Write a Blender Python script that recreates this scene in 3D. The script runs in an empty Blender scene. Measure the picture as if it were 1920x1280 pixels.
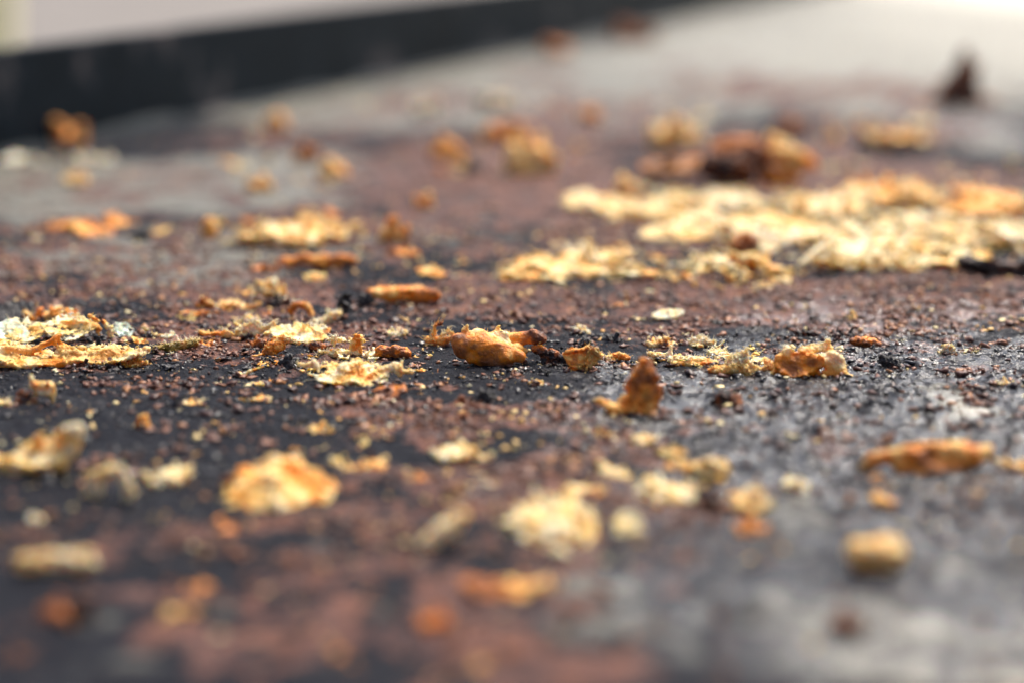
import bpy, math, random
import numpy as np
from mathutils import Vector, Matrix

# ------------------------------------------------------------------ camera
SC = bpy.context.scene
F_PX = 4305.0                       # 50 mm lens on a 22.3 mm wide sensor, 1920 px across
PITCH = math.radians(11.04)
CAM_H = 0.0602
cam_d = bpy.data.cameras.new('camera')
cam_d.lens = 50.0
cam_d.sensor_width = 22.3
cam_d.clip_start = 0.01
cam_d.clip_end = 500.0
cam_d.dof.use_dof = True
cam_d.dof.focus_distance = 0.302
cam_d.dof.aperture_fstop = 7.4
cam_d.dof.aperture_blades = 0
cam = bpy.data.objects.new('camera', cam_d)
SC.collection.objects.link(cam)
cam.location = (0, 0, CAM_H)
cam.rotation_euler = (math.pi / 2 - PITCH, 0, 0)
SC.camera = cam

# ------------------------------------------------------------------ sky and sun
SUN_AZ = math.radians(34)           # to the right of the view direction
SUN_EL = math.radians(58)
world = bpy.data.worlds.new('World')
SC.world = world
world.use_nodes = True
wn = world.node_tree
bg = wn.nodes['Background']
sky = wn.nodes.new('ShaderNodeTexSky')
sky.sky_type = 'NISHITA'
sky.sun_disc = False
sky.sun_elevation = SUN_EL
sky.sun_rotation = SUN_AZ
sky.air_density = 1.0
sky.dust_density = 5.0
sky.ozone_density = 1.0
wn.links.new(sky.outputs[0], bg.inputs[0])
bg.inputs[1].default_value = 0.115
sun_d = bpy.data.lights.new('sun', 'SUN')
sun_d.energy = 3.4
sun_d.angle = math.radians(10)
sun_d.color = (1.0, 0.95, 0.86)
sun = bpy.data.objects.new('sun', sun_d)
SC.collection.objects.link(sun)
to_sun = Vector((math.sin(SUN_AZ) * math.cos(SUN_EL), math.cos(SUN_AZ) * math.cos(SUN_EL), math.sin(SUN_EL)))
sun.rotation_euler = to_sun.to_track_quat('Z', 'Y').to_euler()
sun.location = (0, 0, 3)

# ------------------------------------------------------------------ exposure and renderer
SC.view_settings.view_transform = 'Standard'
SC.view_settings.look = 'None'
SC.view_settings.exposure = 0.75
SC.view_settings.gamma = 1.0
SC.render.engine = 'CYCLES'
SC.cycles.use_denoising = True
SC.cycles.max_bounces = 6
SC.cycles.diffuse_bounces = 3
SC.cycles.glossy_bounces = 3
SC.cycles.transmission_bounces = 4
SC.cycles.caustics_reflective = False
SC.cycles.caustics_refractive = False

C = SC.collection
rng = np.random.default_rng(11)
random.seed(4)
CP, SP = math.cos(PITCH), math.sin(PITCH)
Y_HOR = 640 - F_PX * math.tan(PITCH)


def ground(px, py, z=0.0):
    """Point of the plate that stands at this place of the photograph."""
    dx = (px - 960) / F_PX
    dy = -(py - 640) / F_PX
    d = np.array([dx, CP + dy * SP, -SP + dy * CP])
    t = (z - CAM_H) / d[2]
    return np.array([0, 0, CAM_H]) + d * t


def mm_per_px(py):
    p = ground(960, py)
    depth = p[1] * CP + (CAM_H) * SP
    return 1000 * depth / F_PX


def sin_view(py):
    return (py - Y_HOR) / math.hypot(F_PX, py - Y_HOR)


# ------------------------------------------------------------------ numpy noise and surface nets
LAT = rng.random((32, 32, 32)).astype(np.float32) * 2 - 1


def vnoise(P):
    i = np.floor(P).astype(np.int32)
    f = (P - i).astype(np.float32)
    f = f * f * (3 - 2 * f)
    i &= 31
    j = (i + 1) & 31
    x0, y0, z0 = i[..., 0], i[..., 1], i[..., 2]
    x1, y1, z1 = j[..., 0], j[..., 1], j[..., 2]
    fx, fy, fz = f[..., 0], f[..., 1], f[..., 2]
    a = LAT[x0, y0, z0] * (1 - fx) + LAT[x1, y0, z0] * fx
    b = LAT[x0, y1, z0] * (1 - fx) + LAT[x1, y1, z0] * fx
    c = LAT[x0, y0, z1] * (1 - fx) + LAT[x1, y0, z1] * fx
    d = LAT[x0, y1, z1] * (1 - fx) + LAT[x1, y1, z1] * fx
    return (a * (1 - fy) + b * fy) * (1 - fz) + (c * (1 - fy) + d * fy) * fz


def fbm(P, octaves=3):
    out = 0
    amp = 1.0
    for k in range(octaves):
        out = out + amp * vnoise(P * (2.03 ** k) + 7.3 * k)
        amp *= 0.5
    return out


def surface_nets(F, org, h):
    S = F < 0
    nx, ny, nz = F.shape
    acc = np.zeros((nx - 1, ny - 1, nz - 1, 3), np.float32)
    cnt = np.zeros((nx - 1, ny - 1, nz - 1), np.float32)
    for ax in range(3):
        o = [a for a in range(3) if a != ax]
        sl0 = [slice(None)] * 3
        sl1 = [slice(None)] * 3
        sl0[ax] = slice(0, -1)
        sl1[ax] = slice(1, None)
        f0, f1 = F[tuple(sl0)], F[tuple(sl1)]
        cr = S[tuple(sl0)] != S[tuple(sl1)]
        den = f0 - f1
        t = np.where(cr, f0 / np.where(np.abs(den) < 1e-9, 1e-9, den), 0)
        for b0 in (0, 1):
            for b1 in (0, 1):
                s = [slice(None)] * 3
                s[o[0]] = slice(b0, F.shape[o[0]] - 1 + b0)
                s[o[1]] = slice(b1, F.shape[o[1]] - 1 + b1)
                c = cr[tuple(s)]
                tt = t[tuple(s)]
                acc[..., ax] += tt * c
                acc[..., o[0]] += b0 * c
                acc[..., o[1]] += b1 * c
                cnt += c
    act = cnt > 0
    idx = -np.ones(act.shape, np.int64)
    idx[act] = np.arange(act.sum())
    cells = np.argwhere(act)
    V = (cells + acc[act] / cnt[act][:, None]) * h + org
    quads = []
    for ax in range(3):
        a, b = [(1, 2), (2, 0), (0, 1)][ax]
        sl0 = [slice(1, -1)] * 3
        sl1 = [slice(1, -1)] * 3
        sl0[ax] = slice(0, -1)
        sl1[ax] = slice(1, None)
        s0, s1 = S[tuple(sl0)], S[tuple(sl1)]
        e = np.argwhere(s0 != s1)
        if not len(e):
            continue
        flip = s0[tuple(e.T)]
        base = e.copy()
        base[:, a] += 1
        base[:, b] += 1
        q = []
        for da, db in ((-1, -1), (0, -1), (0, 0), (-1, 0)):
            cc = base.copy()
            cc[:, a] += da
            cc[:, b] += db
            q.append(idx[cc[:, 0], cc[:, 1], cc[:, 2]])
        q = np.stack(q, 1)
        q = np.where(flip[:, None], q, q[:, ::-1])
        quads.append(q)
    Q = np.concatenate(quads) if quads else np.zeros((0, 4), np.int64)
    Q = Q[(Q >= 0).all(1)]
    return V.astype(np.float32), Q


def mesh_from(name, V, Q, attr=None, smooth=True):
    me = bpy.data.meshes.new(name)
    nv, nq, k = len(V), len(Q), Q.shape[1]
    me.vertices.add(nv)
    me.vertices.foreach_set('co', np.ascontiguousarray(V, np.float32).ravel())
    me.loops.add(nq * k)
    me.loops.foreach_set('vertex_index', Q.astype(np.int32).ravel())
    me.polygons.add(nq)
    me.polygons.foreach_set('loop_start', np.arange(0, nq * k, k, dtype=np.int32))
    me.polygons.foreach_set('loop_total', np.full(nq, k, np.int32))
    me.polygons.foreach_set('use_smooth', np.full(nq, smooth, bool))
    me.update(calc_edges=True)
    me.validate()
    if attr is not None:
        ca = me.color_attributes.new('tone', 'FLOAT_COLOR', 'POINT')
        ca.data.foreach_set('color', np.ascontiguousarray(attr, np.float32).ravel())
    return me


# ------------------------------------------------------------------ materials
def mat(name):
    m = bpy.data.materials.new(name)
    m.use_nodes = True
    nt = m.node_tree
    return m, nt, nt.nodes['Principled BSDF']


def ramp(nt, stops, interp='LINEAR'):
    r = nt.nodes.new('ShaderNodeValToRGB')
    r.color_ramp.interpolation = interp
    el = r.color_ramp.elements
    while len(el) > 1:
        el.remove(el[-1])
    el[0].position = stops[0][0]
    el[0].color = (*stops[0][1], 1)
    for p, c in stops[1:]:
        e = el.new(p)
        e.color = (*c, 1)
    return r


def math_n(nt, op, a, b=None, clamp=False):
    n = nt.nodes.new('ShaderNodeMath')
    n.operation = op
    n.use_clamp = clamp
    for k, v in enumerate((a, b)):
        if v is None:
            continue
        if isinstance(v, (int, float)):
            n.inputs[k].default_value = v
        else:
            nt.links.new(v, n.inputs[k])
    return n.outputs[0]


def mixc(nt, fac, a, b, mode='MIX'):
    n = nt.nodes.new('ShaderNodeMix')
    n.data_type = 'RGBA'
    n.blend_type = mode
    if isinstance(fac, (int, float)):
        n.inputs[0].default_value = fac
    else:
        nt.links.new(fac, n.inputs[0])
    for k, v in ((6, a), (7, b)):
        if isinstance(v, tuple):
            n.inputs[k].default_value = (*v, 1)
        else:
            nt.links.new(v, n.inputs[k])
    return n.outputs[2]


def noise_n(nt, scale, detail=3, rough=0.6, vec=None, dist=0.0):
    n = nt.nodes.new('ShaderNodeTexNoise')
    n.inputs['Scale'].default_value = scale
    n.inputs['Detail'].default_value = detail
    n.inputs['Roughness'].default_value = rough
    n.inputs['Distortion'].default_value = dist
    if vec is not None:
        nt.links.new(vec, n.inputs['Vector'])
    return n.outputs[0]


def bump_n(nt, height, dist, strength=1.0, normal=None):
    b = nt.nodes.new('ShaderNodeBump')
    b.inputs['Distance'].default_value = dist
    b.inputs['Strength'].default_value = strength
    nt.links.new(height, b.inputs['Height'])
    if normal is not None:
        nt.links.new(normal, b.inputs['Normal'])
    return b.outputs[0]


def food_material():
    m, nt, p = mat('toasted_crumb')
    at = nt.nodes.new('ShaderNodeAttribute')
    at.attribute_name = 'tone'
    sep = nt.nodes.new('ShaderNodeSeparateColor')
    nt.links.new(at.outputs['Color'], sep.inputs[0])
    tc = nt.nodes.new('ShaderNodeTexCoord')
    n1 = noise_n(nt, 900, 4, 0.65, tc.outputs['Object'])
    n2 = noise_n(nt, 3200, 3, 0.6, tc.outputs['Object'])
    t = math_n(nt, 'ADD', sep.outputs[0], math_n(nt, 'MULTIPLY', math_n(nt, 'SUBTRACT', n1, 0.5), 0.22))
    t = math_n(nt, 'ADD', t, math_n(nt, 'MULTIPLY', math_n(nt, 'SUBTRACT', n2, 0.5), 0.10))
    tt = math_n(nt, 'MULTIPLY', math_n(nt, 'ADD', t, 0.2), 1 / 1.2, True)
    r = ramp(nt, [(0.0, (0.78, 0.71, 0.55)), (0.17, (0.88, 0.69, 0.38)), (0.33, (0.91, 0.53, 0.14)),
                  (0.5, (0.88, 0.265, 0.012)), (0.66, (0.42, 0.125, 0.026)), (0.83, (0.12, 0.035, 0.014)),
                  (0.97, (0.018, 0.014, 0.015))])
    nt.links.new(tt, r.inputs[0])
    col = mixc(nt, math_n(nt, 'MULTIPLY', sep.outputs[1], 1.0, True), r.outputs[0], (0.20, 0.16, 0.03))
    dn = ramp(nt, [(0.45, (0, 0, 0)), (0.62, (1, 1, 1))])
    nt.links.new(noise_n(nt, 420, 4, 0.7, tc.outputs['Object']), dn.inputs[0])
    col = mixc(nt, math_n(nt, 'MULTIPLY', dn.outputs[0], sep.outputs[2], True), col, (0.16, 0.11, 0.085))
    # burnt specks
    sp = noise_n(nt, 1500, 2, 0.5, tc.outputs['Object'])
    spk = ramp(nt, [(0.72, (0, 0, 0)), (0.75, (1, 1, 1))])
    nt.links.new(sp, spk.inputs[0])
    col = mixc(nt, math_n(nt, 'MULTIPLY', spk.outputs[0], 0.85), col, (0.05, 0.018, 0.012))
    nt.links.new(col, p.inputs['Base Color'])
    sss = math_n(nt, 'MULTIPLY', math_n(nt, 'SUBTRACT', 0.95, tt, True), 0.55, True)
    nt.links.new(sss, p.inputs['Subsurface Weight'])
    p.inputs['Subsurface Radius'].default_value = (1.0, 0.55, 0.2)
    p.inputs['Subsurface Scale'].default_value = 0.0014
    rg = math_n(nt, 'ADD', math_n(nt, 'MULTIPLY', n2, 0.25), 0.33)
    nt.links.new(rg, p.inputs['Roughness'])
    p.inputs['Specular IOR Level'].default_value = 0.28
    b = bump_n(nt, n2, 0.00022, 0.8)
    b = bump_n(nt, n1, 0.0004, 0.6, b)
    nt.links.new(b, p.inputs['Normal'])
    return m


def film_material():
    m, nt, p = mat('egg_white_film')
    tc = nt.nodes.new('ShaderNodeTexCoord')
    n = noise_n(nt, 1200, 3, 0.6, tc.outputs['Object'])
    r = ramp(nt, [(0.35, (0.86, 0.84, 0.72)), (0.7, (0.80, 0.66, 0.34))])
    nt.links.new(n, r.inputs[0])
    nt.links.new(r.outputs[0], p.inputs['Base Color'])
    p.inputs['Roughness'].default_value = 0.22
    p.inputs['Subsurface Weight'].default_value = 0.5
    p.inputs['Subsurface Scale'].default_value = 0.002
    p.inputs['Transmission Weight'].default_value = 0.08
    nt.links.new(bump_n(nt, n, 0.0003, 0.5), p.inputs['Normal'])
    return m


def char_material():
    m, nt, p = mat('burnt_char')
    tc = nt.nodes.new('ShaderNodeTexCoord')
    n = noise_n(nt, 1400, 4, 0.65, tc.outputs['Object'])
    r = ramp(nt, [(0.35, (0.010, 0.010, 0.012)), (0.6, (0.030, 0.022, 0.022)), (0.78, (0.12, 0.05, 0.03))])
    nt.links.new(n, r.inputs[0])
    nt.links.new(r.outputs[0], p.inputs['Base Color'])
    p.inputs['Roughness'].default_value = 0.42
    nt.links.new(bump_n(nt, n, 0.0006, 0.9), p.inputs['Normal'])
    return m


def grain_material(name, cols, rough):
    m, nt, p = mat(name)
    at = nt.nodes.new('ShaderNodeAttribute')
    at.attribute_name = 'tone'
    sep = nt.nodes.new('ShaderNodeSeparateColor')
    nt.links.new(at.outputs['Color'], sep.inputs[0])
    oi = nt.nodes.new('ShaderNodeObjectInfo')
    r = ramp(nt, [(k / (len(cols) - 1), c) for k, c in enumerate(cols)])
    nt.links.new(sep.outputs[0], r.inputs[0])
    nt.links.new(r.outputs[0], p.inputs['Base Color'])
    p.inputs['Roughness'].default_value = rough
    return m


FOOD = food_material()
FILM = film_material()
CHAR = char_material()
BROWN_COLS = [(0.025, 0.012, 0.011), (0.075, 0.028, 0.020), (0.15, 0.052, 0.028), (0.27, 0.10, 0.04), (0.50, 0.22, 0.07)]
BROWN = grain_material('brown_crust', BROWN_COLS, 0.5)
BLACK_COLS = [(0.010, 0.010, 0.013), (0.018, 0.017, 0.021), (0.035, 0.026, 0.027)]
BLACKG = grain_material('black_soot', BLACK_COLS, 0.3)
PALE_COLS = [(0.75, 0.34, 0.07), (0.82, 0.50, 0.15), (0.84, 0.66, 0.30), (0.82, 0.74, 0.50)]
PALE = grain_material('pale_crumb', PALE_COLS, 0.5)

# ------------------------------------------------------------------ the griddle and what lies beyond it
YAW = math.atan((2400 - 960) / F_PX)          # the splash wall runs away to the right
CU, SU = math.cos(YAW), math.sin(YAW)


def to_uv(x, y):
    return x * SU + y * CU, x * CU - y * SU


def to_xy(u, v):
    return u * SU + v * CU, u * CU - v * SU


p_rim = ground(0, 292)
V_RIM = to_uv(p_rim[0], p_rim[1])[1]
U_FAR = 2.6
V_RIGHT = 0.85
U_NEAR = -0.12
RIM_H = 0.0245

# zones of the plate: (photo place, half sizes in photo pixels, amount), turned into ellipses on the plate
CRUST = [(300, 350, 330, 40, .42), (700, 260, 260, 40, .4), (1500, 565, 520, 45, 1.0), (1250, 610, 260, 30, .6), (900, 560, 200, 40, .8), (950, 330, 330, 95, .75), (1100, 250, 260, 60, .5),
         (250, 490, 330, 70, .45), (120, 420, 160, 25, .6), (480, 560, 230, 40, .7), (380, 640, 160, 30, .9), (180, 680, 120, 16, .7),
         (850, 785, 190, 26, 1.0), (1040, 800, 110, 40, .6), (620, 650, 220, 30, .8), (880, 950, 240, 45, .9), (720, 915, 140, 35, .7),
         (430, 955, 150, 35, .5), (200, 1010, 160, 45, .55), (600, 1060, 160, 60, .75), (950, 1085, 150, 40, .85), (380, 1160, 260, 45, .75),
         (800, 1200, 260, 55, .75), (1250, 1010, 150, 50, .45), (1160, 860, 150, 50, .7), (1330, 940, 120, 45, .5), (1050, 1250, 220, 45, .75), (560, 1225, 180, 35, .75), (1120, 200, 170, 30, .6), (1420, 165, 190, 30, .58), (820, 190, 170, 22, .55), (1650, 170, 190, 30, .6), (1000, 140, 110, 14, .5), (500, 260, 160, 20, .5), (1300, 120, 120, 12, .45),
         (1240, 1240, 170, 40, .5), (1700, 660, 260, 40, .35), (1400, 800, 240, 60, .25), (1750, 840, 190, 20, .4), (1880, 560, 100, 70, .7),
         (1650, 350, 350, 60, .8), (1400, 300, 250, 60, .7), (1700, 240, 220, 40, .5), (750, 230, 260, 50, .35), (700, 420, 330, 60, .55),
         (1200, 440, 300, 60, .6), (60, 1130, 100, 40, .4), (1900, 900, 80, 30, .6)]
BARE_GLARE = [(250, 1250, 330, 40, .3), (620, 1140, 90, 25, .3), (720, 1010, 110, 30, .32), (1330, 1120, 160, 60, .4), (1480, 1000, 130, 40, .34), (520, 1010, 110, 26, .32), (230, 480, 330, 60, .62), (700, 450, 300, 50, .4), (900, 400, 200, 40, .35), (150, 360, 330, 45, 1.0), (480, 330, 250, 60, .8), (420, 510, 150, 32, .9), (250, 330, 420, 30, .8), (700, 200, 330, 45, .9),  # bare steel; back-centre blobs also paint in glare that greys the crust
        (1100, 150, 350, 70, 1.0), (1500, 110, 400, 80, 1.0), (1800, 80, 260, 90, 1.0), (1850, 260, 110, 40, .5), (950, 180, 300, 40, .9),
        (1830, 760, 85, 26, .8), (1700, 1200, 330, 90, .4), (1800, 1260, 300, 80, .6), (1850, 1100, 130, 60, .4), 
        (1140, 1130, 130, 60, .45), (60, 330, 130, 30, .8), (1400, -40, 900, 70, 1.0), (1950, 20, 500, 60, 1.0)]
WET = [(1700, 690, 330, 60, 1.0), (1480, 780, 330, 60, .9), (1750, 800, 260, 60, 1.0), (1300, 720, 200, 50, .8), (1550, 900, 350, 80, .7),
       (1750, 1000, 260, 110, .6), (1700, 1150, 330, 110, .6), (1700, 590, 280, 35, .6), (1140, 790, 140, 60, .4), (1350, 1080, 300, 120, .4),
       (1850, 240, 120, 40, .5)]
GLARE = [(1600, 90, 420, 70, .12), (1850, 60, 300, 80, .2), (1980, -30, 380, 48, .85), (1350, 60, 250, 60, .06), (1830, 762, 70, 18, .5), (1880, 790, 70, 24, .4), (1850, 1240, 220, 70, .4)]  # sky glare painted on as paler steel


def zone(X, Y, blobs):
    out = np.zeros_like(X)
    for px, py, rx, ry, a in blobs:
        c = ground(px, py)
        m = mm_per_px(py) * 0.001
        wx, wy = rx * m, ry * m / sin_view(py)
        d2 = ((X - c[0]) / wx) ** 2 + ((Y - c[1]) / wy) ** 2
        out = np.maximum(out, a * np.clip(1.6 - 1.1 * np.sqrt(d2), 0, 1))
    return out


def zones(X, Y):
    P = np.stack([X * 1000, Y * 1000, np.zeros_like(X)], -1)
    w1 = vnoise(P / 7.0) * 0.006 + vnoise(P / 2.4 + 5) * 0.002
    w2 = vnoise(P / 7.0 + 11) * 0.014 + vnoise(P / 2.4 + 17) * 0.004
    Xw, Yw = X + w1, Y + w2
    n = fbm(P / 5.0 + 3, 4) * 0.35
    cr = np.clip(zone(Xw, Yw, CRUST) + n * 0.9, 0, 1)
    ba = np.clip(zone(Xw, Yw, BARE_GLARE) - n * 0.6, 0, 1)
    we = np.clip(zone(Xw, Yw, WET) + n * 0.3, 0, 1)
    return cr, ba, we


def relief(X, Y, cr, ba, we=0):
    P = np.stack([X * 1000, Y * 1000, np.zeros_like(X)], -1)
    a = fbm(P / 3.2 + 1.7, 3)
    b = fbm(P / np.array([1.0, 1.35, 1.0]) + 4.1, 3)
    g = np.clip(fbm(P / 1.3 + 9.1, 2), 0, 1)
    z = 0.06 * a + cr * (0.10 + 0.20 * b + 0.42 * g) + (1 - cr) * (1 - ba) * (0.26 * b + 0.20 * g) + we * 0.12 * b
    return z * 0.001


def grown(a, b, step, lo, hi, g=1.05):
    mid = np.arange(a, b, step)
    up, x, s = [], mid[-1], step
    while x < hi:
        s *= g
        x = min(x + s, hi)
        up.append(x)
    dn, x, s = [], mid[0], step
    while x > lo:
        s *= g
        x = max(x - s, lo)
        dn.append(x)
    return np.array(dn[::-1] + list(mid) + up)


US = grown(0.215, 0.385, 0.00046, U_NEAR, U_FAR)
VS = grown(-0.185, -0.015, 0.00046, V_RIM, V_RIGHT)
UU, VV = np.meshgrid(US, VS, indexing='ij')
GX, GY = to_xy(UU, VV)
CR, BA, WE = zones(GX, GY)
GZ = relief(GX, GY, CR, BA, WE)
nu, nv = UU.shape
gi = np.arange(nu * nv).reshape(nu, nv)
GQ = np.stack([gi[:-1, :-1], gi[:-1, 1:], gi[1:, 1:], gi[1:, :-1]], -1).reshape(-1, 4)[:, ::-1]
GL = np.clip(zone(GX, GY, GLARE), 0, 1)
ga = np.stack([CR, BA, WE, GL], -1).reshape(-1, 4)


def plate_material():
    m, nt, p = mat('crusted_griddle_steel')
    at = nt.nodes.new('ShaderNodeAttribute')
    at.attribute_name = 'tone'
    sep = nt.nodes.new('ShaderNodeSeparateColor')
    nt.links.new(at.outputs['Color'], sep.inputs[0])
    cr, ba, we = sep.outputs
    tc = nt.nodes.new('ShaderNodeTexCoord')
    ob = tc.outputs['Object']
    n_big = noise_n(nt, 60, 5, 0.65, ob)
    n_mid = noise_n(nt, 420, 4, 0.65, ob)
    n_fine = noise_n(nt, 1700, 4, 0.7, ob)
    n_mic = noise_n(nt, 5200, 3, 0.7, ob)
    soot = ramp(nt, [(0.3, (0.004, 0.005, 0.008)), (0.55, (0.010, 0.011, 0.017)), (0.75, (0.036, 0.034, 0.040))])
    nt.links.new(n_fine, soot.inputs[0])
    crust = ramp(nt, [(0.28, (0.020, 0.012, 0.014)), (0.44, (0.052, 0.019, 0.016)), (0.56, (0.13, 0.043, 0.027)), (0.68, (0.29, 0.115, 0.055)), (0.8, (0.42, 0.27, 0.15))])
    n_cr = math_n(nt, 'ADD', math_n(nt, 'MULTIPLY', n_fine, 0.5), math_n(nt, 'MULTIPLY', noise_n(nt, 190, 5, 0.7, ob), 0.5))
    n_cr = math_n(nt, 'MULTIPLY_ADD', math_n(nt, 'SUBTRACT', n_cr, 0.5), 1.7)
    n_cr.node.inputs[2].default_value = 0.5
    nt.links.new(n_cr, crust.inputs[0])
    steel = ramp(nt, [(0.3, (0.075, 0.071, 0.057)), (0.7, (0.19, 0.18, 0.145))])
    nt.links.new(n_mid, steel.inputs[0])
    fc = math_n(nt, 'ADD', cr, math_n(nt, 'MULTIPLY', math_n(nt, 'SUBTRACT', n_mid, 0.5), 1.6))
    fcr = ramp(nt, [(0.38, (0, 0, 0)), (0.52, (1, 1, 1))])
    nt.links.new(fc, fcr.inputs[0])
    fb = math_n(nt, 'ADD', ba, math_n(nt, 'MULTIPLY', math_n(nt, 'SUBTRACT', n_mid, 0.5), 0.8))
    fba = ramp(nt, [(0.36, (0, 0, 0)), (0.66, (1, 1, 1))])
    nt.links.new(fb, fba.inputs[0])
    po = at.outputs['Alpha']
    bright = mixc(nt, po, steel.outputs[0], (0.62, 0.585, 0.50))  # glare of the sky mixed into the steel colour
    col = mixc(nt, fba.outputs[0], soot.outputs[0], bright)
    col = mixc(nt, fcr.outputs[0], col, crust.outputs[0])
    nt.links.new(col, p.inputs['Base Color'])
    met = math_n(nt, 'MULTIPLY', fba.outputs[0], math_n(nt, 'SUBTRACT', 1.0, fcr.outputs[0], True), True)
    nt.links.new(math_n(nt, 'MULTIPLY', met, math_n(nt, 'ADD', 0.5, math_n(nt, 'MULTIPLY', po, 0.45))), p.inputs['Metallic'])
    # dry soot is matt, the greasy right-hand side glistens
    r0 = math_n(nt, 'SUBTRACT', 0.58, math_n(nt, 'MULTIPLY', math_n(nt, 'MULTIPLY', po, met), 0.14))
    r0 = math_n(nt, 'ADD', r0, math_n(nt, 'MULTIPLY', math_n(nt, 'SUBTRACT', n_big, 0.5), 0.25))
    r0 = math_n(nt, 'SUBTRACT', r0, math_n(nt, 'MULTIPLY', met, 0.16))
    nt.links.new(r0, p.inputs['Roughness'])
    nt.links.new(math_n(nt, 'ADD', math_n(nt, 'ADD', 0.06, math_n(nt, 'MULTIPLY', fcr.outputs[0], 0.14)), math_n(nt, 'MULTIPLY', met, 0.4)), p.inputs['Specular IOR Level'])
    b = bump_n(nt, n_mic, 0.00016, 0.8)
    b = bump_n(nt, n_fine, 0.00055, 0.9, b)
    b = bump_n(nt, n_mid, 0.0010, 0.5, b)
    nt.links.new(b, p.inputs['Normal'])
    # a broken film of grease over the right-hand side
    gr = math_n(nt, 'ADD', math_n(nt, 'MULTIPLY', noise_n(nt, 700, 4, 0.65, ob), 0.6), math_n(nt, 'MULTIPLY', noise_n(nt, 170, 3, 0.6, ob), 0.4))
    gb = noise_n(nt, 620, 3, 0.6, ob)
    g1 = ramp(nt, [(0.44, (0, 0, 0)), (0.50, (1, 1, 1))])
    nt.links.new(gr, g1.inputs[0])
    nt.links.new(math_n(nt, 'MULTIPLY', math_n(nt, 'MULTIPLY', we, g1.outputs[0]), 1.7, True), p.inputs['Coat Weight'])
    p.inputs['Coat Roughness'].default_value = 0.10
    cb = bump_n(nt, n_fine, 0.0003, 0.6)
    cb = bump_n(nt, gb, 0.0010, 0.8, cb)
    nt.links.new(cb, p.inputs['Coat Normal'])
    return m


def steel_material():
    m, nt, p = mat('black_rolled_steel')
    tc = nt.nodes.new('ShaderNodeTexCoord')
    n1 = noise_n(nt, 24, 6, 0.7, tc.outputs['Object'])
    n2 = noise_n(nt, 300, 4, 0.6, tc.outputs['Object'])
    r = ramp(nt, [(0.38, (0.002, 0.006, 0.010)), (0.55, (0.005, 0.011, 0.017)), (0.60, (0.045, 0.045, 0.05)), (0.69, (0.14, 0.105, 0.095))])
    nt.links.new(n1, r.inputs[0])
    nt.links.new(r.outputs[0], p.inputs['Base Color'])
    p.inputs['Roughness'].default_value = 0.6
    p.inputs['Specular IOR Level'].default_value = 0.08
    nt.links.new(bump_n(nt, n2, 0.0004, 0.5), p.inputs['Normal'])
    return m


def paving_material():
    m, nt, p = mat('pinkish_paving')
    tc = nt.nodes.new('ShaderNodeTexCoord')
    n1 = noise_n(nt, 1.1, 5, 0.7, tc.outputs['Object'])
    n2 = noise_n(nt, 60, 4, 0.7, tc.outputs['Object'])
    r = ramp(nt, [(0.3, (0.135, 0.118, 0.106)), (0.7, (0.20, 0.178, 0.162))])
    nt.links.new(n1, r.inputs[0])
    c = mixc(nt, 0.2, r.outputs[0], n2, 'MULTIPLY')
    nt.links.new(c, p.inputs['Base Color'])
    p.inputs['Roughness'].default_value = 0.85
    nt.links.new(bump_n(nt, n2, 0.002, 0.5), p.inputs['Normal'])
    return m


STEEL = steel_material()


def link(name, me, material, parent=None, loc=None):
    o = bpy.data.objects.new(name, me)
    C.objects.link(o)
    if material is not None and me is not None and not me.materials:
        me.materials.append(material)
    if parent is not None:
        o.parent = parent
    if loc is not None:
        o.location = loc
    return o


def tag(o, label, cat=None, group=None, kind=None):
    o['label'] = label
    if cat:
        o['category'] = cat
    if group:
        o['group'] = group
    if kind:
        o['kind'] = kind
    return o


def box_mesh(name, corners, bevel=0.0):
    """corners: (u0,u1,v0,v1,z0,z1) in griddle directions."""
    import bmesh
    u0, u1, v0, v1, z0, z1 = corners
    bm = bmesh.new()
    vs = []
    for z in (z0, z1):
        for (u, v) in ((u0, v0), (u0, v1), (u1, v1), (u1, v0)):
            x, y = to_xy(u, v)
            vs.append(bm.verts.new((x, y, z)))
    for f in ((0, 1, 2, 3), (7, 6, 5, 4), (0, 4, 5, 1), (1, 5, 6, 2), (2, 6, 7, 3), (3, 7, 4, 0)):
        bm.faces.new([vs[k] for k in f])
    bmesh.ops.recalc_face_normals(bm, faces=bm.faces)
    if bevel:
        bmesh.ops.bevel(bm, geom=list(bm.edges), offset=bevel, segments=3, profile=0.6, affect='EDGES')
    me = bpy.data.meshes.new(name)
    bm.to_mesh(me)
    bm.free()
    return me


griddle = bpy.data.objects.new('griddle', None)
C.objects.link(griddle)
tag(griddle, 'black steel griddle plate caked with burnt crust, with a raised dark splash wall', 'griddle')
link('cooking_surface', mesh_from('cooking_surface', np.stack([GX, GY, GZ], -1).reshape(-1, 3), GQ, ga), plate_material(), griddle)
link('plate_underside', box_mesh('plate_underside', (U_NEAR, U_FAR, V_RIM, V_RIGHT, -0.008, -0.0008)), STEEL, griddle)
link('splash_wall', box_mesh('splash_wall', (U_NEAR, U_FAR, V_RIM - 0.004, V_RIM, -0.03, RIM_H), 0.0008), STEEL, griddle)
for (u, v) in ((U_NEAR + .05, V_RIM + .05), (U_NEAR + .05, V_RIGHT - .05), (U_FAR - .05, V_RIM + .05), (U_FAR - .05, V_RIGHT - .05)):
    link('leg', box_mesh('leg', (u - .02, u + .02, v - .02, v + .02, -0.86, -0.0081), 0.003), STEEL, griddle)

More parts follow.
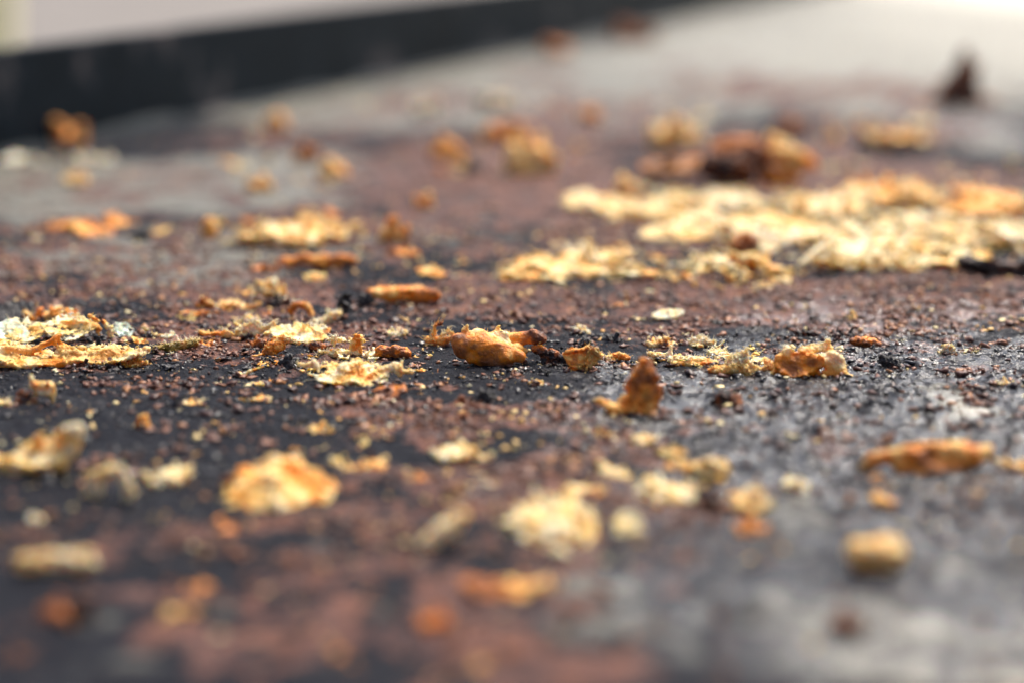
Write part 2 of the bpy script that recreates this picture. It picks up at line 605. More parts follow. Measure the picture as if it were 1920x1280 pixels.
GZ0 = -0.86
me = bpy.data.meshes.new('paving')
me.from_pydata([(-120, -60, GZ0), (120, -60, GZ0), (120, 240, GZ0), (-120, 240, GZ0)], [], [(0, 1, 2, 3)])
pv = link('paving', me, paving_material())
tag(pv, 'pale pinkish beige paving out of focus beyond the griddle', kind='structure')

# ------------------------------------------------------------------ crumb builder
def seg_dist(P, a, b):
    ab = b - a
    L = float(ab @ ab)
    if L < 1e-12:
        return np.linalg.norm(P - a, axis=-1), np.zeros(P.shape[:-1], np.float32)
    t = np.clip(((P - a) @ ab) / L, 0, 1)
    return np.linalg.norm(P - a - t[..., None] * ab, axis=-1), t


def build_crumb(prims, seed, rough=1.0, res=60, cut=-0.35, jag=1.0, tvar=0.17, smooth_k=None, pore=0.0, max_cells=420000):
    """prims (mm): ('c', a, ra, b, rb, t, g) or ('s', centre, rx, ry, th, rot3x3, bend, t, g). Returns V, Q, tone."""
    lo = np.full(3, 1e9)
    hi = -lo
    rmin = 1e9
    for p in prims:
        if p[0] == 'c':
            for c, r in ((p[1], p[2]), (p[3], p[4])):
                lo = np.minimum(lo, c - r * 1.5)
                hi = np.maximum(hi, c + r * 1.5)
            rmin = min(rmin, p[2], p[4])
        else:
            e = max(p[2], p[3]) * 1.25 + p[4]
            ext = np.abs(p[5]) @ np.array([p[2] * 1.25, p[3] * 1.25, p[4] * 2 + abs(p[6]) * max(p[2], p[3])])
            lo = np.minimum(lo, p[1] - ext)
            hi = np.maximum(hi, p[1] + ext)
            rmin = min(rmin, p[4])
    lo -= 0.15
    hi += 0.15
    lo[2] = max(lo[2], cut - 0.2)
    hi[2] = max(hi[2], lo[2] + 0.5)
    size = hi - lo
    h = max(size.max() / res, 0.03)
    while np.prod(np.ceil(size / h) + 3) > max_cells:
        h *= 1.07
    n = (np.ceil(size / h) + 3).astype(int)
    org = lo - h
    ax = [org[k] + h * np.arange(n[k]) for k in range(3)]
    P = np.stack(np.meshgrid(*ax, indexing='ij'), -1).astype(np.float32)
    off = (seed * 3.71) % 31
    scale = max(0.4, min(1.7, size.max() * 0.11))
    W = np.stack([vnoise(P / scale + off), vnoise(P / scale + off + 9.7), vnoise(P / scale + off + 19.1)], -1)
    Pw = P + W * scale * 0.30 * rough
    k = smooth_k or 0.13 * scale
    ds = []
    for p in prims:
        if p[0] == 'c':
            d, t = seg_dist(Pw, p[1].astype(np.float32), p[3].astype(np.float32))
            d = d - (p[2] + (p[4] - p[2]) * t)
        else:
            L = (Pw - p[1].astype(np.float32)) @ p[5].astype(np.float32)
            q = np.sqrt((L[..., 0] / p[2]) ** 2 + (L[..., 1] / p[3]) ** 2)
            zz = L[..., 2] - p[6] * ((L[..., 0] / p[2]) ** 2 * 0.6 + (L[..., 1] / p[3]) ** 2 * 0.4) * p[3]
            edge = (q - 1) * min(p[2], p[3])
            edge = edge + jag * 0.22 * min(p[2], p[3]) * fbm(P / (0.45 * min(p[2], p[3]) + .12) + off + 2, 2)
            a_ = np.abs(zz) - p[4]
            d = np.maximum(a_, edge * 0.8)
        ds.append(d)
    D = np.stack(ds)
    m = D.min(0)
    Fd = m - k * np.log(np.exp(-np.clip((D - m) / k, 0, 30)).sum(0)) + k * 0.35 * math.log(max(1, min(len(prims), 3)))
    wg = np.exp(-np.clip((D - m) / (0.25 * scale), 0, 30))
    tg = (wg * np.array([p[-2] for p in prims], np.float32)[:, None, None, None]).sum(0) / wg.sum(0)
    skin = np.interp(tg, [0.05, 0.32, 0.55, 0.8], [1.2, 0.45, 0.6, 1.0]).astype(np.float32)
    s2 = max(0.35, scale * 0.45)
    lim = max(0.12, min(rmin * 2.2, scale))
    nz = vnoise(P / s2 + off + 31) * 0.36 + vnoise(P / (s2 * .45) + off + 5) * 0.28 + (0.35 - np.abs(vnoise(P / (s2 * .33) + off + 12))) * 0.42 + vnoise(P / (s2 * .14) + off + 22) * 0.12
    Fd = Fd + nz * skin * lim * 0.95 * rough
    if pore:
        pn = vnoise(P / (s2 * .5) + off + 44)
        Fd = Fd + np.clip(pn - 0.25, 0, 1) * pore * lim * 1.5
    Fd = np.maximum(Fd, cut - P[..., 2])
    # close at the border
    for a in range(3):
        s = [slice(None)] * 3
        for e in (0, -1):
            s[a] = e
            Fd[tuple(s)] = np.maximum(Fd[tuple(s)], 0.05)
    V, Q = surface_nets(Fd.astype(np.float32), org, h)
    if len(V) < 8:
        return None
    Dv = []
    for p in prims:
        if p[0] == 'c':
            d, t = seg_dist(V, p[1].astype(np.float32), p[3].astype(np.float32))
            d = d - (p[2] + (p[4] - p[2]) * t)
        else:
            L = (V - p[1].astype(np.float32)) @ p[5].astype(np.float32)
            q = np.sqrt((L[:, 0] / p[2]) ** 2 + (L[:, 1] / p[3]) ** 2)
            d = np.maximum(np.abs(L[:, 2]) - p[4], (q - 1) * min(p[2], p[3]))
        Dv.append(d)
    Dv = np.stack(Dv)
    w = np.exp(-(Dv - Dv.min(0)) / (0.3 * scale))
    w /= w.sum(0)
    tt = (w * np.array([p[-2] for p in prims])[:, None]).sum(0)
    gg = (w * np.array([p[-1] for p in prims])[:, None]).sum(0)
    tt = tt + tvar * np.tanh(2.0 * fbm(V / (scale * .9) + off + 3, 3))
    gg = np.clip(gg * (1 + 0.6 * vnoise(V / scale + off)), 0, 1)
    dirt = ((seed * 0.618) % 1.0) ** 2 * 0.5
    tone = np.stack([tt, gg, np.full_like(tt, dirt), np.ones_like(tt)], -1)
    return V, Q, tone


def tube(points, r0, r1, sides=3):
    n = len(points)
    V, Q = [], []
    for i, p in enumerate(points):
        d = points[min(i + 1, n - 1)] - points[max(i - 1, 0)]
        d = d / (np.linalg.norm(d) + 1e-9)
        a = np.cross(d, [0.3, 0.2, 1.0])
        a /= np.linalg.norm(a) + 1e-9
        b = np.cross(d, a)
        r = r0 + (r1 - r0) * i / (n - 1)
        for s in range(sides):
            an = 2 * math.pi * s / sides
            V.append(p + r * (math.cos(an) * a + math.sin(an) * b))
    for i in range(n - 1):
        for s in range(sides):
            s2 = (s + 1) % sides
            Q.append((i * sides + s, i * sides + s2, (i + 1) * sides + s2, (i + 1) * sides + s))
    return V, Q


def fibres(V, Q, tone, count, seed, length, radius):
    r = np.random.default_rng(seed)
    nrm = np.zeros_like(V)
    e = np.cross(V[Q[:, 2]] - V[Q[:, 0]], V[Q[:, 3]] - V[Q[:, 1]])
    for k in range(4):
        np.add.at(nrm, Q[:, k], e)
    nrm /= np.linalg.norm(nrm, axis=1)[:, None] + 1e-9
    c = V.mean(0)
    out = (V - c) / (np.abs(V - c).max(0) + 1e-6)
    pr = np.clip(nrm[:, 2] + 0.35, 0.02, None) * (0.15 + np.linalg.norm(out, axis=1) ** 3) * np.clip(1.0 - tone[:, 0] * 1.4, 0.03, 1)
    pr /= pr.sum()
    FV, FQ, FT = [], [], []
    for i in r.choice(len(V), count, p=pr):
        d = nrm[i] * 0.8 + r.normal(0, 0.55, 3)
        d[2] = abs(d[2]) * 0.8
        d /= np.linalg.norm(d)
        L = length * (0.35 + r.random() ** 1.5 * 1.2)
        cur = r.normal(0, 0.5, 3)
        pts = [V[i] - nrm[i] * radius * 2]
        for s in range(4):
            d = d + cur * 0.35 + r.normal(0, 0.12, 3)
            d /= np.linalg.norm(d)
            pts.append(pts[-1] + d * L / 4)
        v, q = tube(pts, radius * (0.8 + r.random()), radius * 0.35)
        b = len(FV)
        FV += v
        FQ += [tuple(k + b for k in x) for x in q]
        t = tone[i, 0] - 0.1
        FT += [(t, 0, 0, 1)] * len(v)
    return np.array(FV), np.array(FQ), np.array(FT)


def local(x, y, d, xb, yb):
    """photo pixel + depth (px, away from the camera) -> mm around the thing's base point."""
    m = mm_per_px(yb)
    return np.array([(x - xb) * m, d * m, ((yb - y) - d * sin_view(yb)) * m])


def rot(rx, ry, rz):
    return np.array((Matrix.Rotation(math.radians(rz), 3, 'Z') @ Matrix.Rotation(math.radians(ry), 3, 'Y') @ Matrix.Rotation(math.radians(rx), 3, 'X')))


COUNT = [0]
FEET = []


def crumb(name, label, cat, xb, yb, prims, fib=0, group=None, material=None, flen=None, **kw):
    """One scrap of food: prims in photo pixels round (xb, yb), the point of the plate it rests on.
    ('c', x, y, d, r, x2, y2, d2, r2, tone[, olive]) capsule;  ('s', x, y, d, rx, ry, th, tiltx, tilty, turn, bend, tone[, olive]) sheet."""
    m = mm_per_px(yb)
    COUNT[0] += 1
    seed = COUNT[0]
    mm = []
    for p in prims:
        if p[0] == 'c':
            g = p[10] if len(p) > 10 else 0.0
            mm.append(('c', local(p[1], p[2], p[3], xb, yb), p[4] * m, local(p[5], p[6], p[7], xb, yb), p[8] * m, p[9], g))
        else:
            g = p[12] if len(p) > 12 else 0.0
            mm.append(('s', local(p[1], p[2], p[3], xb, yb), p[4] * m, p[5] * m, p[6] * m, rot(p[7], p[8], p[9]), p[10], p[11], g))
    res = build_crumb(mm, seed, **kw)
    if res is None:
        print('EMPTY CRUMB', name, xb, yb)
        return None
    V, Q, tone = res
    g0 = ground(xb, yb)
    low = V[V[:, 2] < max(.35, V[:, 2].min() + .3)]
    if 540 < yb < 830 and len(low) > 12:
        FEET.append((g0, low[:, :2] * .001))
    g0[2] -= 0.00012
    me = mesh_from(name, V * 0.001, Q, tone)
    if fib:
        o = bpy.data.objects.new(name, None)
        C.objects.link(o)
        o.location = g0
        link('body', me, material or FOOD, o)
        FV, FQ, FT = fibres(V, Q, tone, int(fib * 1.8), seed, (flen or max(0.35, 12 * m)) * .85, 0.042)
        f = link('frayed_fringe', mesh_from('frayed_fringe', FV * 0.001, FQ, FT), material or FOOD, o)
        f['kind'] = 'stuff'
    else:
        o = link(name, me, material or FOOD, None, g0)
    tag(o, label, cat, group)
    return o


def auto(kind, x0, y0, x1, y1, t0, t1, seed, olive=0.0):
    """prims for a scrap that fills this box of the photograph."""
    r = np.random.default_rng(seed)
    W, H = x1 - x0, y1 - y0
    s = sin_view(y1)
    dep = {'chunk': .55, 'flake': .6, 'fray': .6, 'lump': .7, 'strip': .3, 'curl': .4, 'patch': .9}[kind] * W
    front = y1 > 780
    if front:
        dep *= 1.8
    if kind == 'patch':
        dep = min(1.1 * W, .8 * H / s)
    dep = min(dep, (0.72 if front or kind == 'patch' else 0.62) * H / s)
    xb = (x0 + x1) / 2
    yb = y1 - 0.5 * dep * s
    Hz = max(H - dep * s, (0.5 if kind == 'patch' else 0.28) * H)              # height that is left for the body itself
    P = []
    T = lambda: t0 + (t1 - t0) * r.random()
    if kind in ('chunk', 'lump'):
        n = 12 if kind == 'chunk' else 7
        for k in range(n):
            u = (k + .5) / n + r.normal(0, .05)
            rr = Hz * (0.13 + 0.17 * r.random()) * (1 if kind == 'chunk' else 1.3)
            rr = min(rr, W * .3)
            x = x0 + rr * .8 + u * (W - 1.6 * rr)
            d = r.uniform(-.5, .5) * dep * .8
            base = yb - d * s
            top = Hz * (0.45 + 0.55 * r.random()) * (1 - .5 * abs(u - .5))
            P.append(('c', x, base - rr * .6, d, rr, x + r.normal(0, .10) * W, base - max(rr * .6, top - rr * .6), d + r.normal(0, .1) * dep, rr * r.uniform(.5, 1.), T(), olive))
        if front:
            for k in range(3):
                x, d = x0 + W * r.uniform(.3, .7), r.uniform(-.25, .25) * dep
                P.append(('s', x, yb - d * s - Hz * .3, d, W * r.uniform(.28, .42), dep * r.uniform(.3, .42), max(2, Hz * .1), r.uniform(-6, 22), r.uniform(-12, 12), r.uniform(0, 180), r.uniform(-.5, .5), min(T(), t0 + .1), olive))
    elif kind == 'strip':
        n = 5
        bow = r.normal(0, .25) * dep
        for k in range(n):
            u0, u1 = k / n, (k + 1) / n
            rr = Hz * (.30 + .12 * r.random())
            xa, xc = x0 + rr + u0 * (W - 2 * rr), x0 + rr + u1 * (W - 2 * rr)
            d0, d1 = bow * math.sin(math.pi * u0), bow * math.sin(math.pi * u1)
            za, zc = Hz * (.35 + .25 * r.random()), Hz * (.35 + .25 * r.random())
            P.append(('c', xa, yb - d0 * s - za, d0, rr, xc, yb - d1 * s - zc, d1, rr, T(), olive))
    elif kind == 'flake':
        th = max(Hz * .12, W * .035)
        P.append(('s', xb, yb - Hz * .45, 0, W * .5, max(dep * .5, Hz * .5), th, r.uniform(12, 38), r.uniform(-10, 10), r.uniform(-20, 20), r.uniform(-.4, .4), T(), olive))
        for k in range(3):
            x = x0 + W * r.uniform(.2, .8)
            P.append(('c', x, yb - Hz * .35, r.uniform(-.2, .2) * dep, Hz * .18, x + r.normal(0, .1) * W, yb - Hz * .75, r.uniform(-.1, .3) * dep, Hz * .14, T(), olive))
    elif kind in ('fray', 'patch'):
        n = 14 if kind == 'fray' else 40
        for k in range(n):
            u, d = r.random(), r.uniform(-.5, .5) * dep
            if kind == 'patch' and ((u - .5) ** 2 * 4 + (d / dep) ** 2 * 4) > 1.05:
                continue
            rr = min(Hz * r.uniform(.10, .26), W * .10) * (1 if kind == 'fray' else .75) + 1.0
            x = x0 + rr + u * (W - 2 * rr)
            base = yb - d * s
            up = Hz * r.uniform(.15, 1.0) * (1 - .4 * abs(u - .5))
            P.append(('c', x, base - rr * .5, d, rr, x + r.normal(0, .09) * W, base - max(rr * .6, up - rr), d + r.normal(0, .12) * dep, rr * r.uniform(.4, .9), T(), olive))
        for k in range(3 if kind == 'fray' else 9):
            x, d = x0 + W * r.uniform(.2, .8), r.uniform(-.35, .35) * dep
            P.append(('s', x, yb - d * s - Hz * .22, d, W * r.uniform(.16, .3), dep * r.uniform(.2, .32), max(1.2, Hz * .07), r.uniform(-14, 24), r.uniform(-12, 12), r.uniform(0, 180), r.uniform(-.5, .5), T(), olive))
    elif kind == 'curl':
        n = 7
        for k in range(n):
            a0, a1 = math.pi * (k / n) * 1.15 - .1, math.pi * ((k + 1) / n) * 1.15 - .1
            rr = Hz * .13 + 1
            f = lambda a: (xb - math.cos(a) * (W * .5 - rr), yb - rr - max(0, math.sin(a)) * (H - 2.2 * rr) * .8, (math.cos(a * .7) - .3) * dep * .3)
            xa, ya, da = f(a0)
            xc, yc, dc = f(a1)
            P.append(('c', xa, ya - da * s, da, rr * r.uniform(.7, 1.5), xc, yc - dc * s, dc, rr * r.uniform(.7, 1.5), T(), olive))
    return xb, yb, P


def scrap(name, label, kind, box, t0, t1, seed, fib=0, cat='crumb', olive=0.0, group=None, **kw):
    xb, yb, P = auto(kind, *box, t0, t1, seed, olive)
    kw.setdefault('res', 44)
    if abs(box[3] - 690) > 130:
        kw['res'] = min(kw['res'], 52 if kind == 'patch' else 30)
    if kind == 'patch':
        kw.setdefault('rough', 1.3)
        kw.setdefault('pore', .9)
        t0, t1 = t0 - .05, t1 - .08
    return crumb(name, label, cat, xb, yb, P, fib=fib, group=group, **kw)

_r = np.random.default_rng(8)
OC_SMALL = np.array([(1, 0, 0), (-1, 0, 0), (0, 1, 0), (0, -1, 0), (0, 0, 1), (0, 0, -1), (.7, .7, .4), (-.7, .5, .5), (.4, -.8, .5)], float)[:6] * (1 + .3 * _r.normal(0, 1, (6, 1)))
OF_SMALL = np.array([(0, 2, 4), (2, 1, 4), (1, 3, 4), (3, 0, 4), (2, 0, 5), (1, 2, 5), (3, 1, 5), (0, 3, 5)])
# ------------------------------------------------------------------ the big scraps in the sharp band
crumb('bread_lump', 'plump orange brown lump with curled pale wisps and a dark toasted end', 'crumb', 925, 684, [
    ('c', 872, 640, 4, 19, 905, 648, 0, 22, .54), ('c', 905, 648, 0, 23, 945, 660, -4, 19, .46), ('c', 945, 660, -4, 19, 976, 668, -6, 11, .34),
    ('c', 862, 636, 4, 15, 866, 654, 0, 16, .80), ('c', 892, 628, 14, 14, 945, 642, 14, 14, .04), ('c', 885, 668, -6, 12, 930, 676, -8, 12, .62), ('c', 905, 676, -4, 9, 955, 682, -6, 7, .62),
    ('c', 925, 628, 34, 11, 975, 634, 34, 12, .42), ('c', 975, 632, 34, 12, 1004, 630, 30, 12, .58), ('c', 1004, 629, 28, 13, 1017, 630, 26, 12, .86),
    ('c', 930, 622, 22, 7, 950, 626, 18, 8, .02), ('c', 968, 650, 20, 12, 985, 655, 20, 8, .2),
    ('c', 876, 622, 10, 6, 872, 612, 10, 4, .05), ('c', 872, 612, 10, 4, 877, 606, 8, 3, .05), ('c', 934, 618, 26, 5, 932, 609, 24, 3, .0),
    ('c', 932, 609, 24, 3, 938, 607, 22, 2.4, .0)], fib=70, res=115, rough=.62, tvar=.16, flen=.55)
crumb('dark_crust_strip', 'dark brown strip of burnt crust leaning between the plump lump and an olive scrap', 'crust', 1030, 682, [
    ('c', 1004, 652, 8, 8, 1030, 662, 4, 9, .78), ('c', 1030, 662, 4, 10, 1060, 674, 0, 10, .88), ('c', 1022, 676, 0, 9, 1052, 686, -4, 8, .95), ('c', 1008, 648, 8, 5, 1040, 660, 2, 4, .5)],
    res=70, rough=.9, fib=14)
crumb('olive_scrap', 'orange scrap with a glossy olive fold beside the dark crust strip', 'crumb', 1090, 694, [
    ('s', 1082, 668, 4, 26, 20, 4, 62, 0, -8, .25, .34), ('s', 1108, 670, 0, 14, 22, 3.5, 70, 28, 10, .5, .38, .75), ('c', 1062, 656, 4, 5, 1105, 650, 6, 4, .42),
    ('c', 1088, 684, -4, 8, 1100, 698, -6, 6, .40, .5), ('c', 1070, 690, 0, 7, 1090, 692, 0, 6, .7), ('c', 1110, 652, 2, 4, 1122, 662, -2, 4, .3, .8)], res=85, rough=.7, fib=16)
crumb('yellow_crumb', 'small lumpy row of orange yellow crumb touching the olive scrap', 'crumb', 1150, 676, [
    ('c', 1122, 664, 2, 7, 1140, 672, 0, 7, .14), ('c', 1140, 671, 0, 7, 1160, 664, 4, 6, .2), ('c', 1160, 664, 4, 7, 1178, 670, 2, 5, .32), ('c', 1126, 676, -4, 5, 1150, 676, -4, 5, .45)], res=60, fib=22)
scrap('char_clump', 'coal black crumbly clump just behind the olive scrap', 'lump', (1070, 624, 1117, 653), .95, 1.1, 3, cat='char', material=CHAR)
scrap('char_clump', 'coal black clump with a tan tip, to the right of another char clump', 'lump', (1130, 618, 1172, 644), .8, 1.1, 4, cat='char', material=CHAR)
scrap('pale_crumb', 'small grey cream crumb perched behind two coal black clumps', 'fray', (1076, 603, 1112, 628), -.1, .15, 5, fib=14)
scrap('pink_sliver', 'tiny pink sliver lying alone on bare black steel', 'strip', (990, 708, 1020, 723), .2, .3, 6, cat='sliver')

crumb('curled_scrap', 'orange scrap with a tall brown olive tab standing up, alone on the greasy steel', 'crumb', 1180, 776, [
    ('c', 1122, 748, 0, 9, 1148, 762, 0, 10, .36), ('c', 1148, 764, 0, 13, 1185, 768, 0, 17, .34), ('c', 1185, 766, 0, 17, 1215, 766, 0, 14, .36),
    ('c', 1168, 748, 8, 11, 1195, 745, 6, 12, .25), ('s', 1207, 724, 4, 30, 52, 8, 78, 3, 4, .1, .46), ('s', 1206, 704, 5, 22, 24, 8, 78, 3, 4, .1, .64), ('c', 1214, 735, 0, 10, 1222, 765, -3, 8, .32, .7),
    ('c', 1196, 776, -6, 8, 1225, 778, -4, 7, .42)], res=90, rough=.75, fib=20)

# right-hand sharp group
crumb('shell_scrap', 'large pale orange scrap with smooth orange front and shaggy cream top', 'crumb', 1525, 704, [
    ('s', 1498, 682, -8, 46, 26, 6, 58, -4, -6, .5, .52), ('c', 1468, 688, -8, 9, 1530, 696, -12, 9, .54), ('c', 1478, 676, -4, 9, 1520, 684, -10, 10, .48), ('c', 1474, 652, 8, 9, 1466, 664, 8, 8, .02), ('c', 1480, 662, 6, 8, 1456, 690, 0, 5, .06),
    ('c', 1505, 654, 22, 8, 1555, 648, 26, 9, .12), ('c', 1552, 642, 26, 5, 1556, 634, 26, 3, .0), ('c', 1520, 666, 10, 8, 1570, 670, 8, 11, .02), ('c', 1545, 676, 4, 10, 1580, 690, 0, 10, .10),
    ('c', 1548, 698, -2, 9, 1585, 704, -4, 8, .28), ('c', 1580, 700, -2, 8, 1601, 706, -4, 5, .30), ('c', 1560, 660, 10, 9, 1574, 676, 6, 8, .04), ('c', 1446, 702, 0, 4, 1462, 686, 0, 5, .08)],
    fib=130, res=115, rough=.8, tvar=.13, flen=.6)
crumb('cream_scrap', 'shredded cream scrap with orange foot, left of the large shell-like scrap', 'crumb', 1378, 700, [
    ('c', 1345, 690, 0, 8, 1378, 690, 0, 12, .2), ('c', 1376, 686, 2, 14, 1396, 690, 0, 12, .10), ('c', 1384, 672, 6, 11, 1398, 664, 8, 9, .0), ('c', 1398, 664, 8, 6, 1402, 653, 8, 4, -.04), ('c', 1400, 700, -4, 9, 1416, 696, -2, 7, .08),
    ('c', 1370, 672, 6, 7, 1374, 664, 6, 5, .12), ('c', 1404, 676, 4, 6, 1424, 686, 2, 4, .02), ('c', 1332, 692, 0, 4, 1350, 697, -2, 5, .35), ('c', 1384, 704, -4, 6, 1394, 708, -4, 5, .45),
    ('c', 1424, 686, 2, 4, 1448, 684, 6, 6, .16), ('c', 1440, 676, 10, 7, 1450, 690, 4, 6, .22)], fib=110, res=100, rough=.9, tvar=.12, flen=.7)
crumb('curl_scrap', 'pale curled shred with an upturned tip, left of the long orange strip', 'crumb', 1240, 674, [
    ('c', 1216, 660, 0, 4, 1236, 666, -2, 7, .0), ('c', 1236, 667, -2, 7, 1256, 664, 0, 7, .0), ('c', 1256, 664, 0, 6, 1258, 648, 2, 3.5, -.05), ('c', 1230, 671, -4, 4, 1250, 673, -4, 4, .12)], fib=8, res=60, rough=.5)
crumb('orange_strip', 'long low strip, cream on top and orange along its edge, beside the curled shred', 'crumb', 1300, 684, [
    ('c', 1256, 671, 2, 6, 1290, 672, 2, 8, .06), ('c', 1290, 672, 2, 8, 1325, 672, 4, 7, .05), ('c', 1262, 679, -4, 6, 1300, 683, -6, 7, .40), ('c', 1300, 683, -6, 7, 1342, 678, -4, 5, .36), ('c', 1325, 674, 4, 6, 1345, 676, 2, 4, .2)], fib=40, res=70, rough=.7)
crumb('shred', 'fluffy pale cream shred behind the long orange strip', 'crumb', 1316, 648, [
    ('c', 1294, 642, 0, 6, 1318, 640, 0, 8, -.06), ('c', 1318, 640, 0, 8, 1338, 640, 0, 5, -.02), ('c', 1300, 634, 2, 4, 1310, 630, 2, 3, .0), ('c', 1284, 644, 0, 3, 1296, 646, 0, 4, .3)], fib=50, res=60)
crumb('shred', 'flat cream shred between the fluffy shred and the shredded cream scrap', 'crumb', 1348, 671, [
    ('s', 1348, 665, 0, 22, 22, 3, 12, 4, 0, .3, .0), ('c', 1330, 662, 4, 4, 1366, 664, 2, 5, .02), ('c', 1336, 669, -4, 4, 1360, 670, -3, 4, .1)], fib=34, res=60)
scrap('tan_crumb', 'tan crumb with a frayed edge behind the pale curled shred', 'fray', (1212, 620, 1262, 650), .1, .45, 21, fib=26)
scrap('almond_flake', 'smooth cream almond-shaped flake lying flat on rusty crust', 'flake', (1222, 572, 1283, 604), -.18, .04, 22, cat='flake', rough=.35, jag=.35)
crumb('red_chip', 'reddish brown angular chip with a black end, to the right of the large shell-like scrap', 'chip', 1622, 650, [
    ('c', 1600, 638, 0, 7, 1622, 641, -2, 10, .62), ('c', 1622, 641, -2, 10, 1646, 644, 0, 8, .58), ('c', 1596, 636, 2, 5, 1606, 644, 0, 6, .95), ('c', 1606, 634, 6, 5, 1640, 636, 6, 5, .3)], res=60, rough=.6, fib=6)
crumb('char_nugget', 'jagged coal black nugget standing alone beside the red brown chip', 'char', 1668, 692, [
    ('c', 1656, 672, 0, 9, 1668, 680, 0, 12, 1.0), ('c', 1668, 676, 0, 12, 1680, 682, 0, 10, .95), ('c', 1650, 664, 2, 4, 1658, 672, 0, 6, 1.), ('c', 1672, 688, -3, 7, 1684, 692, -3, 5, .7)], res=70, rough=1.2, material=CHAR, pore=.6)
scrap('char_crust', 'low dark clump of char and crust behind the large shell-like scrap', 'fray', (1556, 603, 1613, 632), .8, 1.1, 25, cat='char')
scrap('char_crust', 'low dark brown clump between the almond flake and the large shell-like scrap', 'fray', (1488, 604, 1552, 632), .65, 1.05, 26, cat='char')
scrap('yellow_bit', 'tiny upright yellow crumb on the rusty crust behind the red brown chip', 'lump', (1590, 578, 1606, 602), .1, .25, 27, fib=6)
scrap('dark_crumb', 'black crumb with a rusty top on greasy steel below the shredded cream scrap', 'chunk', (1334, 722, 1392, 762), .62, 1.1, 28, cat='char', rough=1.1)
scrap('dark_crumb', 'small black crumb with an orange fleck on greasy steel', 'lump', (1422, 758, 1452, 781), .8, 1.1, 29, cat='char')
scrap('char_clump', 'soft black clump on bare steel under the plump lump', 'lump', (876, 720, 934, 757), .95, 1.1, 30, cat='char', material=CHAR)
scrap('dark_crumb', 'small plain black crumb on greasy steel beside the tall-tabbed orange scrap', 'lump', (1312, 774, 1342, 800), .95, 1.1, 31, cat='char', material=CHAR)
scrap('pale_crumb', 'pale yellow crumb split in two on greasy steel near the bright bare patch', 'fray', (1868, 700, 1902, 722), -.05, .12, 32, fib=8)
scrap('amber_bead', 'small round amber bead of fat on greasy steel near the split pale crumb', 'lump', (1818, 714, 1836, 728), .42, .5, 33, cat='bead', rough=.3)
scrap('pale_shred', 'thin pale shred with two arms on greasy steel near the char nugget', 'curl', (1766, 640, 1790, 664), -.08, .05, 34, fib=6)
scrap('pale_shred', 'flat pale shred beside a two-armed thin shred', 'fray', (1798, 648, 1840, 662), -.05, .1, 35, fib=10)
scrap('dark_flake', 'thin black flake at the edge of the bright bare steel patch', 'strip', (1772, 786, 1832, 802), .9, 1.05, 36, cat='char', material=CHAR)

# left-hand sharp group: layered scrap with egg-white film
lay = crumb('layered_scrap', 'big layered scrap, cream above and orange along its torn lip, with char flecks', 'crumb', 150, 686, [
    ('s', 40, 668, 4, 80, 50, 4, 12, 8, 4, .25, .14), ('s', 200, 664, 6, 80, 36, 4, 14, -4, -4, .3, .10), ('c', -20, 684, -10, 8, 40, 684, -12, 8, .46), ('c', 40, 684, -12, 9, 95, 680, -12, 8, .42), ('c', 95, 680, -12, 8, 140, 676, -8, 9, .48),
    ('c', 140, 675, -8, 8, 195, 668, -4, 7, .44), ('c', 200, 662, 0, 8, 240, 655, 4, 8, .26), ('c', 240, 655, 4, 7, 282, 649, 6, 6, .20), ('c', 20, 656, 14, 8, 70, 650, 18, 8, .30), ('c', 80, 642, 20, 8, 104, 632, 22, 7, .36), ('c', 104, 636, 20, 5, 118, 648, 14, 5, .40),
    ('c', 110, 654, 14, 6, 150, 650, 18, 6, .06), ('c', 150, 660, 4, 5, 230, 650, 10, 5, -.02), ('c', -10, 652, 16, 8, 30, 650, 20, 7, .0), ('c', 60, 672, -4, 4, 120, 662, 2, 4, .06, .5), ('c', 120, 662, 2, 4, 175, 655, 4, 3.5, .1, .5), ('c', 0, 672, -2, 6, 60, 670, -2, 6, .02)],
    fib=140, res=150, rough=.95, max_cells=650000, flen=.6, pore=.35, tvar=.12)
if lay is not None:
    rr_ = np.random.default_rng(3)
    for (px, py, q) in ((95, 668, 5), (40, 664, 4), (230, 652, 4), (18, 672, 6), (262, 648, 3.5), (168, 664, 3), (70, 655, 3)):
        me = mesh_from('char_fleck', OC_SMALL * (q * mm_per_px(686) * .001) * np.array([1.2, 1, .7]), OF_SMALL, np.tile([1.0, 0, 0, 1], (len(OC_SMALL), 1)), smooth=False)
        f_ = link('char_fleck', me, CHAR, lay)
        L_ = local(px, py - 3, -2, 150, 686)
        f_.location = tuple(L_ * .001)
crumb('cream_sheet', 'cream sheet with yellow rim lying over the back of the big layered scrap', 'crumb', 110, 640, [
    ('s', 132, 616, 10, 50, 52, 2.6, 20, 5, 0, .35, .02), ('s', 50, 622, 8, 44, 48, 2.6, 18, -4, 10, .3, .10), ('c', 62, 610, 24, 4, 140, 598, 26, 4, .14), ('c', 140, 598, 26, 4, 182, 612, 18, 5, .18, .3), ('c', 182, 612, 18, 4, 184, 634, 4, 3.5, .16, .4), ('c', 90, 622, 6, 4, 120, 628, 2, 4, .3)],
    fib=24, res=110, rough=.7, jag=1.0, pore=.3)
crumb('egg_white_film', 'thin glossy white film draped at the torn left end of the layered scrap', 'film', 15, 640, [
    ('s', 12, 628, 0, 40, 40, 2, 28, 6, 0, .3, -.2)], material=FILM, res=70, rough=.35, jag=.6)
